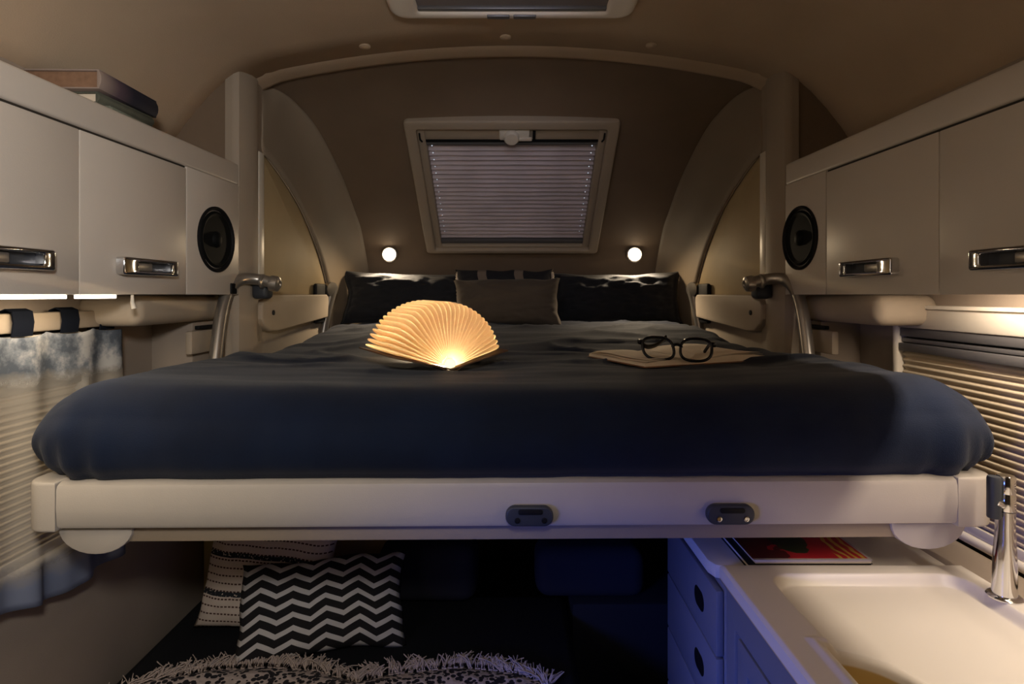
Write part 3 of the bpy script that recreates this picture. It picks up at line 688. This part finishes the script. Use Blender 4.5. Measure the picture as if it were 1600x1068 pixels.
# ------------------------------------------------------------------ glowing book lamp
def build_book_lamp():
    rt = empty('book_lamp'); tag(rt, 'glowing fan-shaped book lamp with pleated paper leaves, open on the bed', 'lamp')
    SP = Vector((-0.163, 1.50, -0.193)); al = R(33)
    D = Vector((-math.sin(al), math.cos(al), 0.02)).normalized(); HR = Vector((math.cos(al), math.sin(al), 0)); UP = HR.cross(D).normalized()
    Rr, L, N = 0.174, 0.215, 29
    a0, a1 = R(14), R(180-15)
    m, nt, b = new_mat('lit_paper'); out = nt.nodes['Material Output']
    df = nt.nodes.new('ShaderNodeBsdfDiffuse'); df.inputs[0].default_value = (0.85, 0.66, 0.42, 1)
    tl = nt.nodes.new('ShaderNodeBsdfTranslucent'); tl.inputs[0].default_value = (0.98, 0.80, 0.54, 1)
    ms = nt.nodes.new('ShaderNodeMixShader'); ms.inputs[0].default_value = 0.62
    nt.links.new(df.outputs[0], ms.inputs[1]); nt.links.new(tl.outputs[0], ms.inputs[2]); nt.links.new(ms.outputs[0], out.inputs[0])
    dphi = (a1-a0)/N
    # one leaf in local space: x radial, y along the spine, z across the leaf
    NR, NL = 22, 22; cr = 0.035; r0 = 0.014
    def dist_edge(r, l):
        # distance inside the rounded rectangle of the leaf (open at the spine)
        dx = r-(Rr-cr); dl = max(cr-l, l-(L-cr))
        if dx > 0 and dl > 0: return cr-math.hypot(dx, dl)
        return cr-max(dx, dl)
    bm = bmesh.new()
    def outline(a, l_):   # warp the grid so that its boundary follows the rounded corner
        l = l_*L; rm = Rr
        dl = max(cr-l, l-(L-cr), 0)
        rm = Rr-cr+math.sqrt(max(0, cr*cr-dl*dl))
        return r0+(rm-r0)*a, l
    ga = [1-(1-i/NR)**1.7 for i in range(NR+1)]; gl = [0.5-0.5*math.cos(PI*j/NL) for j in range(NL+1)]
    G = {}
    for sg in (-1, 1):
        for i, a in enumerate(ga):
            for j, l_ in enumerate(gl):
                if i == NR or j in (0, NL):
                    if ('e', i, j) in G: G[(sg, i, j)] = G[('e', i, j)]; continue
                r, l = outline(a, l_)
                half = r*math.tan(dphi/2)*0.95
                d = max(0, dist_edge(r, l)); k = min(1, d/(0.005+0.038*min(1, r/Rr*1.15))); th = half*(1-(1-k)**2.2)**0.5 if k < 1 else half
                v = bm.verts.new((r, l, sg*th if not (i == NR or j in (0, NL)) else 0))
                G[(sg, i, j)] = v
                if i == NR or j in (0, NL): G[('e', i, j)] = v
    for sg in (-1, 1):
        for i in range(NR):
            for j in range(NL):
                q = [G[(sg, i, j)], G[(sg, i+1, j)], G[(sg, i+1, j+1)], G[(sg, i, j+1)]]
                if len(set(q)) == 4:
                    try: bm.faces.new(q if sg > 0 else q[::-1])
                    except ValueError: pass
    me = bpy.data.meshes.new('page'); bm.to_mesh(me); bm.free(); me.materials.append(m)
    for p in me.polygons: p.use_smooth = True
    for k in range(N):
        ph = a0+dphi*(k+0.5)
        X = HR*math.cos(ph)+UP*math.sin(ph); Z = X.cross(D)
        o = bpy.data.objects.new('page', me); COL.objects.link(o); o.parent = rt
        o.matrix_basis = Matrix.Translation(SP) @ Matrix(((X.x, D.x, Z.x, 0), (X.y, D.y, Z.y, 0), (X.z, D.z, Z.z, 0), (0, 0, 0, 1)))
    # glowing bar on the spine
    tube('light_bar', [SP+UP*0.004+D*0.018, SP+UP*0.004+D*(L-0.012)], 0.0085, M_CORE, rt, 16)
    lathe('glare_disc', [(0.0, 0.0), (0.012, 0.0), (0.015, 0.002), (0.015, 0.006), (0.0, 0.006)], SP+UP*0.009-D*0.002, D, emit('end_disc_glow', (1.0, 0.80, 0.48), 1.6), rt, 20)  # disc added to block the bar's forward light; its own glow is painted on
    # covers, left and right, and the spine strip
    mc = mat('walnut_cover', (0.10, 0.055, 0.03), 0.6, var=0.15, vscale=40)
    for ph in (a0-0.012, a1+0.012):
        X = HR*math.cos(ph)+UP*math.sin(ph); Zo = (X.cross(D))*(1 if ph < 1 else -1)
        if Zo.z > 0: Zo = -Zo
        f = lambda c: SP+X*c.x+D*c.y+Zo*c.z
        box('cover', (-0.004, Rr+0.004, -0.012, L+0.004, 0.001, 0.005), mc, rt, 0.001, fn=f)
    f = lambda c: SP+HR*c.x+D*c.y+UP*c.z
    prof = [(-0.034, 0.0055), (-0.014, -0.0045), (0.0, -0.0068), (0.014, -0.0045), (0.034, 0.0055), (0.035, 0.0035), (0.015, -0.0068), (0.0, -0.0092), (-0.015, -0.0068), (-0.035, 0.0035)]
    prism('spine', prof, 'y', -0.012, L+0.004, mc, rt, 0, fn=f)
    finish(rt)
build_book_lamp()

# ------------------------------------------------------------------ open book and glasses
def build_open_book():
    rt = empty('open_book'); tag(rt, 'open paperback with bent pages lying on the bed under black glasses', 'book')
    A = Vector((0.355, 1.52, 0)); ang = R(23); U = Vector((math.cos(ang), math.sin(ang), 0)); Dv = Vector((-math.sin(ang), math.cos(ang), 0))
    W, Dp = 0.43, 0.29; Z = -0.1955
    def F(u, d, z): 
        p = A+U*u+Dv*d; return Vector((p.x, p.y, Z+z))
    # page surface height across u: dips at the gutter, arches over each half
    def hz(u):
        t = u/W; g = 0.44
        if t < g: q = t/g; return 0.010+0.010*math.sin(PI*min(1, q*1.02))**0.7*(0.55+0.45*q)
        q = (t-g)/(1-g); return 0.009+0.013*math.sin(PI*(q*0.85+0.04))**0.8
    cov = mat('worn_red_brown_cover', (0.22, 0.10, 0.05), 0.6, var=0.2, vscale=30)
    box('cover', (-0.005, W+0.005, -0.005, Dp+0.005, 0.0, 0.003), cov, rt, 0.001, cuts=(0, 12), fn=lambda c: F(c.x, c.y, c.z))
    NU = 48; g = 0.44
    for half in (0, 1):
        u0, u1 = (0, g*W) if half == 0 else (g*W+0.001, W)
        for lay in range(3):      # a few separate lifted leaves over the block
            vs, fs = [], []
            sk = 0.004*lay*(1 if half == 0 else -1)
            zo = (0.0, 0.0030, 0.0075)[lay]
            for i in range(NU//2+1):
                u = lerp(u0, u1, i/(NU//2)); q = i/(NU//2); edge = q if half else 1-q
                if lay: u = lerp(g*W, u, 1-0.03*lay)
                zt = max(0.0045, hz(u)+zo*edge**1.3)
                for d in (0.0, Dp*0.35, Dp*0.7, Dp): vs.append(F(u, d+(0.003*lay if d == 0 else -0.004*lay), zt+0.0012*math.sin(d*30+lay)))
            n4 = NU//2+1
            for i in range(n4-1):
                for k in range(3): fs.append((i*4+k, (i+1)*4+k, (i+1)*4+k+1, i*4+k+1))
            if lay == 0:      # solid block under the lowest leaf
                base = len(vs)
                for i in range(n4):
                    u = lerp(u0, u1, i/(NU//2))
                    vs.append(F(u, 0.0, 0.0032)); vs.append(F(u, Dp, 0.0032))
                for i in range(n4-1):
                    fs.append((i*4, base+2*i, base+2*(i+1), (i+1)*4)); fs.append((i*4+3, (i+1)*4+3, base+2*(i+1)+1, base+2*i+1)); fs.append((base+2*i, base+2*i+1, base+2*i+3, base+2*i+2))
                for i in (0, n4-1): fs.append((i*4, i*4+1, i*4+2, i*4+3, base+2*i+1, base+2*i))
            o = mesh('page_block' if lay == 0 else 'page', vs, fs, M_PAPER, rt, True); autosmooth(o, 50)
            if lay: md = o.modifiers.new('t', 'SOLIDIFY'); md.thickness = 0.0005
    finish(rt)
build_open_book()
def build_glasses():
    rt = empty('glasses'); tag(rt, 'black-rimmed eyeglasses resting on the open book on the bed', 'glasses')
    mb = mat('black_acetate', (0.008, 0.008, 0.010), 0.18)
    mg, nt, b = new_mat('lens_glass'); b.inputs['Transmission Weight'].default_value = 1; b.inputs['Roughness'].default_value = 0; b.inputs['IOR'].default_value = 1.05; b.inputs['Base Color'].default_value = (0.96, 0.97, 0.98, 1)
    C = Vector((0.452, 1.56, -0.149)); yaw = R(-7)
    Xv = Vector((math.cos(yaw), math.sin(yaw), -0.03)).normalized(); Bk = Vector((-math.sin(yaw), math.cos(yaw), 0)); tilt = R(20)
    Zv = (Vector((0, 0, 1))*math.cos(tilt)+Bk*math.sin(tilt)).normalized()
    def P(x, z, y=0): return C+Xv*x+Zv*z+Bk*y
    for s in (-1, 1):
        cx = s*0.0505; pts = []; lens = []
        for k in range(40):
            a = 2*PI*k/40; ca, sa = math.cos(a), math.sin(a)
            rx = 0.0415; rz = 0.0315
            x = rx*abs(ca)**0.75*(1 if ca > 0 else -1); z = rz*abs(sa)**0.75*(1 if sa > 0 else -1)
            x += 0.004*s*(z/rz)
            pts.append(P(cx+x, z)); lens.append(P(cx+x*0.97, z*0.97))
        tube('rim', pts, 0.0040, mb, rt, 10, True, up=(0, 1, 0))
        mesh('lens', lens, [tuple(range(40))], mg, rt)
        # hinge and temple
        h = P(s*0.098, 0.016); box('hinge', (h.x-0.006, h.x+0.006, h.y-0.002, h.y+0.012, h.z-0.007, h.z+0.007), mb, rt, 0.002)
    tube('bridge', catmull([P(-0.013, 0.004), P(-0.006, 0.012, -0.002), P(0.006, 0.012, -0.002), P(0.013, 0.004)], 5), 0.0042, mb, rt, 10)
    tube('temple', catmull([P(-0.098, 0.016, 0.008), P(-0.075, -0.002, 0.05), P(-0.04, 0.000, 0.11), P(-0.005, 0.022, 0.16)], 8), [0.0065]*25, mb, rt, 10, flat=0.45)
    tube('temple', catmull([P(0.100, 0.016, 0.008), P(0.108, 0.012, 0.06), P(0.108, 0.004, 0.11), P(0.100, -0.022, 0.15)], 8), [0.0065]*25, mb, rt, 10, flat=0.45)
    finish(rt)
build_glasses()

# ------------------------------------------------------------------ lounge below the bed
ZS = -1.06
seat = box('seat_mattress', (-1.095, 0.19, 0.30, 2.02, -1.20, ZS), M_SEAT, None, 0.03, 4); tag(seat, 'black upholstered seat mattress below the raised bed', 'seat'); finish(seat)
sb = box('plinth', (-1.095, 0.17, 0.30, 2.02, -1.48, -1.2005), M_DARK, None, 0.005); tag(sb, 'dark box base under the black seat mattress', 'plinth'); finish(sb)
pn = box('divider_panel', (-1.095, -0.30, 2.022, 2.045, -1.48, -0.52), M_YELLOW, None, 0.003); tag(pn, 'yellow-beige upright panel behind the patterned cushions under the bed', 'panel'); finish(pn)
for k, (x0, x1, z1) in enumerate(((-0.46, -0.12, -0.86), (0.08, 0.46, -0.87))):
    o = box('back_cushion', (x0, x1, 1.93, 2.10, -1.055 if k == 0 else -1.04, z1), M_SEATG, None, 0.05, 5)
    o2 = None
    tag(o, ('dim charcoal back cushion under the bed, right of the zigzag cushion', 'dim charcoal back cushion under the bed, nearest the drawers')[k], 'cushion', 'dim back cushions'); finish(o)
o = box('rear_bench', (0.20, 0.80, 1.92, 2.60, -1.48, -1.0405), M_DARK, None, 0.02); tag(o, 'dark bench at the end of the aisle under the bed', 'bench'); finish(o)

def zig_mat():
    m, nt, b = new_mat('zigzag_cloth'); tc = nt.nodes.new('ShaderNodeTexCoord'); sp = nt.nodes.new('ShaderNodeSeparateXYZ'); nt.links.new(tc.outputs['UV'], sp.inputs[0])
    tri = MATH(nt, 'PINGPONG', MATH(nt, 'MULTIPLY_ADD', sp.outputs[0], 5.0, 0.35), 0.5)       # 0..0.5
    q = MATH(nt, 'ADD', MATH(nt, 'MULTIPLY', sp.outputs[1], 7.3), MATH(nt, 'MULTIPLY', tri, 2*0.85*0.75))
    s_ = MATH(nt, 'LESS_THAN', MATH(nt, 'FRACT', q), 0.40)
    mx = nt.nodes.new('ShaderNodeMix'); mx.data_type = 'RGBA'; mx.inputs[6].default_value = (0.010, 0.009, 0.010, 1); mx.inputs[7].default_value = (0.62, 0.60, 0.58, 1)
    nt.links.new(s_, mx.inputs[0]); nt.links.new(mx.outputs[2], b.inputs['Base Color']); b.inputs['Roughness'].default_value = 0.9; return m
def stitch_mat():
    m, nt, b = new_mat('stitched_stripe_cloth'); tc = nt.nodes.new('ShaderNodeTexCoord'); sp = nt.nodes.new('ShaderNodeSeparateXYZ'); nt.links.new(tc.outputs['UV'], sp.inputs[0])
    u, v = sp.outputs[0], sp.outputs[1]
    f = MATH(nt, 'FRACT', MATH(nt, 'MULTIPLY', v, 18)); ln = MATH(nt, 'LESS_THAN', f, 0.2)
    dash = MATH(nt, 'LESS_THAN', MATH(nt, 'FRACT', MATH(nt, 'MULTIPLY', u, 34)), 0.68); thin = MATH(nt, 'MULTIPLY', ln, dash)
    bd = MATH(nt, 'LESS_THAN', MATH(nt, 'FRACT', MATH(nt, 'MULTIPLY_ADD', v, 3.6, 0.12)), 0.13)
    mx = nt.nodes.new('ShaderNodeMix'); mx.data_type = 'RGBA'; mx.inputs[6].default_value = (0.76, 0.64, 0.54, 1); mx.inputs[7].default_value = (0.10, 0.045, 0.03, 1); nt.links.new(thin, mx.inputs[0])
    n = nt.nodes.new('ShaderNodeTexNoise'); n.inputs['Scale'].default_value = 60; nt.links.new(tc.outputs['UV'], n.inputs['Vector'])
    bdn = MATH(nt, 'MULTIPLY', bd, MATH(nt, 'GREATER_THAN', n.outputs[0], 0.38))
    m2 = nt.nodes.new('ShaderNodeMix'); m2.data_type = 'RGBA'; nt.links.new(bdn, m2.inputs[0]); nt.links.new(mx.outputs[2], m2.inputs[6]); m2.inputs[7].default_value = (0.018, 0.022, 0.028, 1)
    nt.links.new(m2.outputs[2], b.inputs['Base Color']); b.inputs['Roughness'].default_value = 0.9; return m
pillow('cushion', 0.41, 0.42, 0.12, (-0.792, 1.785, ZS+0.004), (R(-13), R(5), R(-3)), stitch_mat(), 2.2, 'cream cushion with dashed stitching and dark bands, behind the zigzag cushion', 'cushion')
pillow('cushion', 0.48, 0.262, 0.11, (-0.560, 1.668, ZS+0.006), (R(-31), R(0.5), R(13)), zig_mat(), 8.4, 'black and white zigzag cushion on the black seat under the bed', 'cushion')

def throw_mat():
    m, nt, b = new_mat('knotted_throw'); tc = nt.nodes.new('ShaderNodeTexCoord')
    v = nt.nodes.new('ShaderNodeTexVoronoi'); v.inputs['Scale'].default_value = 70; nt.links.new(tc.outputs['Object'], v.inputs['Vector'])
    s_ = MATH(nt, 'GREATER_THAN', v.outputs['Distance'], 0.52)
    mx = nt.nodes.new('ShaderNodeMix'); mx.data_type = 'RGBA'; mx.inputs[6].default_value = (0.018, 0.016, 0.02, 1); mx.inputs[7].default_value = (0.60, 0.50, 0.46, 1)
    nt.links.new(s_, mx.inputs[0]); nt.links.new(mx.outputs[2], b.inputs['Base Color']); b.inputs['Roughness'].default_value = 0.95
    bp = nt.nodes.new('ShaderNodeBump'); bp.inputs['Distance'].default_value = 0.004; nt.links.new(v.outputs['Distance'], bp.inputs['Height']); nt.links.new(bp.outputs[0], b.inputs['Normal']); return m
def build_throw():
    rt = empty('throw_blanket'); tag(rt, 'black and cream knotted throw with a pale fringe on the black seat', 'blanket')
    rnd = random.Random(4)
    def edge_y(x): return interp([(-1.09, 1.44), (-0.98, 1.55), (-0.84, 1.60), (-0.70, 1.615), (-0.55, 1.60), (-0.42, 1.545), (-0.33, 1.585), (-0.15, 1.615), (0.02, 1.59), (0.11, 1.53)], x)
    def hgt(x, y): return 0.022+0.016*noise.noise(Vector((x*4.5, y*3, 0.4)))+0.008*noise.noise(Vector((x*11, y*9, 2)))
    NXt, NYt = 110, 50; rows = []
    for j in range(NYt+1):
        r = []
        for i in range(NXt+1):
            x = lerp(-1.07, 0.12, i/NXt); y = lerp(1.02, edge_y(x), j/NYt); e = min(1, (1-j/NYt)*9+0.15, i/4+0.2, (NXt-i)/4+0.2)
            r.append((x, y, ZS+0.001+hgt(x, y)*e))
        rows.append(r)
    sheet('blanket_cloth', rows, throw_mat(), rt, thick=0.004, off=0)
    # fringe: bundles of yarn that curl off the far edge
    vs, fs = [], []
    for b_ in range(64):
        x0 = lerp(-1.05, 0.10, b_/63)+rnd.uniform(-0.006, 0.006); y0 = edge_y(x0)-0.012; lean = rnd.uniform(-0.7, 0.7); 
        for q in range(14):
            dx = rnd.gauss(0, 0.55)+lean; up = rnd.uniform(0.008, 0.026); ln = rnd.uniform(0.025, 0.05)
            p0 = Vector((x0+rnd.uniform(-0.006, 0.006), y0, ZS+0.014)); p1 = p0+Vector((dx*ln*0.4, ln*0.45, up)); p2 = p0+Vector((dx*ln, ln*rnd.uniform(0.7, 1.1), rnd.uniform(-0.008, 0.022)))
            bs = len(vs)
            for k in range(5):
                t = k/4; c = p0*(1-t)**2+p1*2*t*(1-t)+p2*t*t; c.z = max(c.z, ZS+0.003); rr = 0.0030*(1-0.5*t)
                for a in range(3): vs.append((c.x+rr*math.cos(a*2.094), c.y+rr*0.5*math.sin(a*2.094), c.z+rr*math.sin(a*2.094)))
            for k in range(4):
                for a in range(3): fs.append((bs+k*3+a, bs+k*3+(a+1) % 3, bs+(k+1)*3+(a+1) % 3, bs+(k+1)*3+a))
    fr = mesh('fringe', vs, fs, mat('cream_yarn', (0.56, 0.46, 0.41), 0.95), rt, True); fr['kind'] = 'stuff'
    finish(rt)
build_throw()

# ------------------------------------------------------------------ kitchen on the right
def sd_rr(x, y, x0, x1, y0, y1, r):
    cx, cy = (x0+x1)/2, (y0+y1)/2; qx = abs(x-cx)-(x1-x0)/2+r; qy = abs(y-cy)-(y1-y0)/2+r
    return math.hypot(max(qx, 0), max(qy, 0))+min(max(qx, qy), 0)-r
def worktop_mat():      # white top, brass-toned bowl: split by height in the thing's own space
    m, nt, b = new_mat('worktop_and_bowl'); b.inputs['Roughness'].default_value = 0.35
    tc = nt.nodes.new('ShaderNodeTexCoord'); sp = nt.nodes.new('ShaderNodeSeparateXYZ'); nt.links.new(tc.outputs['Object'], sp.inputs[0])
    f = nt.nodes.new('ShaderNodeMapRange'); nt.links.new(sp.outputs[2], f.inputs[0]); f.inputs[1].default_value = 0.0595; f.inputs[2].default_value = 0.0625
    mx = nt.nodes.new('ShaderNodeMix'); mx.data_type = 'RGBA'; nt.links.new(f.outputs[0], mx.inputs[0])
    mx.inputs[6].default_value = (0.55, 0.39, 0.14, 1); mx.inputs[7].default_value = (0.76, 0.71, 0.64, 1)
    nt.links.new(mx.outputs[2], b.inputs['Base Color']); return m
def build_worktop():
    x0, x1, y0, y1 = 0.432, 0.935, 0.25, 1.185; Z = -0.560
    NXw, NYw = 220, 380
    def hz(x, y):
        z = 0.0
        d = sd_rr(x, y, 0.512, 0.895, 0.30, 1.142, 0.045); z -= 0.019*smooth(0.004, -0.014, d)
        c = max(math.hypot(x-0.498, y-0.805)-0.110, 0.497-x); z -= 0.07*smooth(0.0, -0.026, c)
        c2 = 1-smooth(0.0, 0.014, abs(c-0.008)); z += 0.004*c2
        return z
    bm = bmesh.new(); G = []
    for j in range(NYw+1):
        G.append([])
        for i in range(NXw+1):
            x, y = lerp(x0, x1, i/NXw), lerp(y0, y1, j/NYw); d = sd_rr(x, y, x0, x1, y0, y1, 0.001)
            G[-1].append(bm.verts.new((x, y, Z+hz(x, y)-0.005*smooth(-0.006, 0, d))))
    for j in range(NYw):
        for i in range(NXw):
            f = bm.faces.new((G[j][i], G[j][i+1], G[j+1][i+1], G[j+1][i]))
    # sides and underside
    bnd = [G[0][i] for i in range(NXw+1)]+[G[j][NXw] for j in range(1, NYw+1)]+[G[NYw][i] for i in range(NXw-1, -1, -1)]+[G[j][0] for j in range(NYw-1, 0, -1)]
    low = [bm.verts.new((v.co.x, v.co.y, Z-0.030)) for v in bnd]
    for k in range(len(bnd)): bm.faces.new((bnd[k], low[k], low[(k+1) % len(bnd)], bnd[(k+1) % len(bnd)]))
    o = from_bm('sink_worktop', bm, worktop_mat(), None, True); autosmooth(o, 45)
    tag(o, 'white sink worktop with a raised rim and a shallow tray, right of the aisle', 'worktop'); finish(o)
build_worktop()
def build_sink_unit():
    rt = empty('sink_cabinet'); tag(rt, 'pale kitchen cabinet under the white sink worktop, blue-lit panelled door', 'cabinet')
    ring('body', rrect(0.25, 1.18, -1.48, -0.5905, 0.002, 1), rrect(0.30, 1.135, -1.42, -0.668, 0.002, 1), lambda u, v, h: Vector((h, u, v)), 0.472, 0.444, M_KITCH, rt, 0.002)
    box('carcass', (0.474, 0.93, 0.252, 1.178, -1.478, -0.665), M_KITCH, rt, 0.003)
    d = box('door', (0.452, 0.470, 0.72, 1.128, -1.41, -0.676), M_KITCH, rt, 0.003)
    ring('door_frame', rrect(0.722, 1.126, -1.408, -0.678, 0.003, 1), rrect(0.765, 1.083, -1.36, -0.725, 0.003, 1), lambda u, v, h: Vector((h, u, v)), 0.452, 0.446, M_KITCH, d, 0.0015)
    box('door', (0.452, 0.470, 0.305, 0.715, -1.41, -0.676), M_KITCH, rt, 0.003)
    finish(rt)
build_sink_unit()
def build_drawer_unit():
    rt = empty('drawer_cabinet'); tag(rt, 'low white drawer cabinet behind the sink, blue-lit with dark oval finger holes', 'cabinet')
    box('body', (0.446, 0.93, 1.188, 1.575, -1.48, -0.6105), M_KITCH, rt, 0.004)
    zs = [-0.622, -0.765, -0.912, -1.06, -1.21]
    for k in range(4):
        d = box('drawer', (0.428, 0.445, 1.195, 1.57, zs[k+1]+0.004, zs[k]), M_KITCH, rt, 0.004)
        zc = (zs[k]+zs[k+1])/2
        if k < 3: prism('finger_hole', rrect(1.27, 1.335, zc-0.022, zc+0.022, 0.02), 'x', 0.4272, 0.4295, M_BLACK, d, 0.0004)
    finish(rt)
    # worktop of the drawer cabinet with a rounded near corner
    cx, cy, r = 0.505, 1.275, 0.085
    pts = [(0.425, 1.58), (0.93, 1.58), (0.93, 1.188), (0.50, 1.188), (0.485, 1.205), (0.470, 1.215), (0.452, 1.215), (0.436, 1.222), (0.427, 1.245)]
    o = prism('drawer_worktop', pts, 'z', -0.608, -0.578, M_TOP, None, 0.004); tag(o, 'white worktop of the drawer cabinet, under the magazines', 'worktop'); finish(o)
    o = box('wall_ledge', (0.9365, 1.072, 0.35, 1.78, -0.70, -0.590), M_WALLLO, None, 0.008); tag(o, 'grey-brown ledge between the worktops and the right window', 'ledge'); finish(o)
build_drawer_unit()
def magazine_mat():
    m, nt, b = new_mat('red_magazine_cover'); b.inputs['Roughness'].default_value = 0.3
    tc = nt.nodes.new('ShaderNodeTexCoord'); sp = nt.nodes.new('ShaderNodeSeparateXYZ'); nt.links.new(tc.outputs['Generated'], sp.inputs[0])
    n = nt.nodes.new('ShaderNodeTexNoise'); n.inputs['Scale'].default_value = 7; nt.links.new(tc.outputs['Generated'], n.inputs['Vector'])
    def mixc(fac, a, c):
        x = nt.nodes.new('ShaderNodeMix'); x.data_type = 'RGBA'; nt.links.new(fac, x.inputs[0])
        for s, q in ((6, a), (7, c)):
            if isinstance(q, tuple): x.inputs[s].default_value = (*q, 1)
            else: nt.links.new(q, x.inputs[s])
        return x.outputs[2]
    X, Y = sp.outputs[0], sp.outputs[1]
    dk = MATH(nt, 'LESS_THAN', MATH(nt, 'ADD', X, MATH(nt, 'MULTIPLY', n.outputs[0], 0.35)), 0.48)
    c = mixc(dk, (0.55, 0.02, 0.03), (0.10, 0.012, 0.012))
    # green blot
    g = MATH(nt, 'ADD', MATH(nt, 'POWER', MATH(nt, 'DIVIDE', MATH(nt, 'SUBTRACT', X, 0.46), 0.17), 2.0), MATH(nt, 'POWER', MATH(nt, 'DIVIDE', MATH(nt, 'SUBTRACT', Y, 0.34), 0.26), 2.0))
    gg = MATH(nt, 'LESS_THAN', MATH(nt, 'ADD', g, n.outputs[0]), 1.35)
    c = mixc(gg, c, (0.03, 0.05, 0.015))
    # yellow script-like marks on the right
    wv = nt.nodes.new('ShaderNodeTexWave'); wv.inputs['Scale'].default_value = 4.5; wv.inputs['Distortion'].default_value = 6; nt.links.new(tc.outputs['Generated'], wv.inputs['Vector'])
    yl = MATH(nt, 'MULTIPLY', MATH(nt, 'GREATER_THAN', wv.outputs[1], 0.60), MATH(nt, 'MULTIPLY', MATH(nt, 'GREATER_THAN', X, 0.74), MATH(nt, 'LESS_THAN', X, 0.96)))
    c = mixc(yl, c, (0.70, 0.42, 0.06))
    bd = MATH(nt, 'MAXIMUM', MATH(nt, 'GREATER_THAN', X, 0.975), MATH(nt, 'LESS_THAN', Y, 0.025))
    c = mixc(bd, c, (0.55, 0.50, 0.46))
    nt.links.new(c, b.inputs['Base Color']); return m
def build_magazines():
    for k, (z0, t, m_, lab, dx) in enumerate(((-0.5775, 0.011, M_DARK, 'dark-covered magazine under the red one on the white worktop', -0.012), (-0.5660, 0.009, magazine_mat(), 'red and green glossy magazine on top of the pile beside the sink', 0.0))):
        r = empty('magazine'); tag(r, lab, 'magazine', 'magazines on the drawer worktop')
        x0, x1, y0, y1 = 0.508+dx, 0.758+dx*0.3, 1.196, 1.50
        box('pages', (x0+0.004, x1-0.002, y0+0.002, y1-0.002, z0+0.0006, z0+t-0.0008), M_PAPER, r, 0.0005)
        box('cover', (x0, x1, y0, y1, z0+t-0.0008, z0+t), m_, r, 0)
        box('cover', (x0, x1, y0, y1, z0, z0+0.0006), M_DARK, r, 0)
        finish(r)
build_magazines()
def build_faucet():
    rt = empty('faucet'); tag(rt, 'chrome column faucet standing on the sink worktop by the right window', 'faucet')
    b = Vector((0.912, 1.055, -0.5602))
    lathe('base_flange', [(0.027, 0), (0.028, 0.003), (0.025, 0.006), (0.020, 0.007)], b, (0, 0, 1), M_CHROME, rt, 36)
    ax = Vector((0.012, 0, 1))
    lathe('column', [(0.0195, 0.006), (0.0190, 0.03), (0.0180, 0.075), (0.0162, 0.105), (0.0150, 0.126), (0.0150, 0.160)], b, ax, M_CHROME, rt, 36)
    lathe('spray_head', [(0.0150, 0.1615), (0.0155, 0.163), (0.0152, 0.192), (0.0146, 0.193), (0.0146, 0.194), (0.0150, 0.195), (0.0148, 0.222), (0.013, 0.226), (0, 0.227)], b, ax, M_CHROME, rt, 36)
    lathe('lever', [(0.006, 0.010), (0.0065, 0.028), (0.005, 0.034), (0, 0.035)], b+ax*0.168, (-0.8, -0.4, 0.35), M_CHROME, rt, 18)
    lathe('side_spout', [(0.0105, 0), (0.0110, 0.002), (0.0110, 0.072), (0.0095, 0.076), (0, 0.077)], b+Vector((-0.0245, -0.006, 0.150)), (0, 0, 1), M_GREYP, rt, 24)
    finish(rt)
build_faucet()
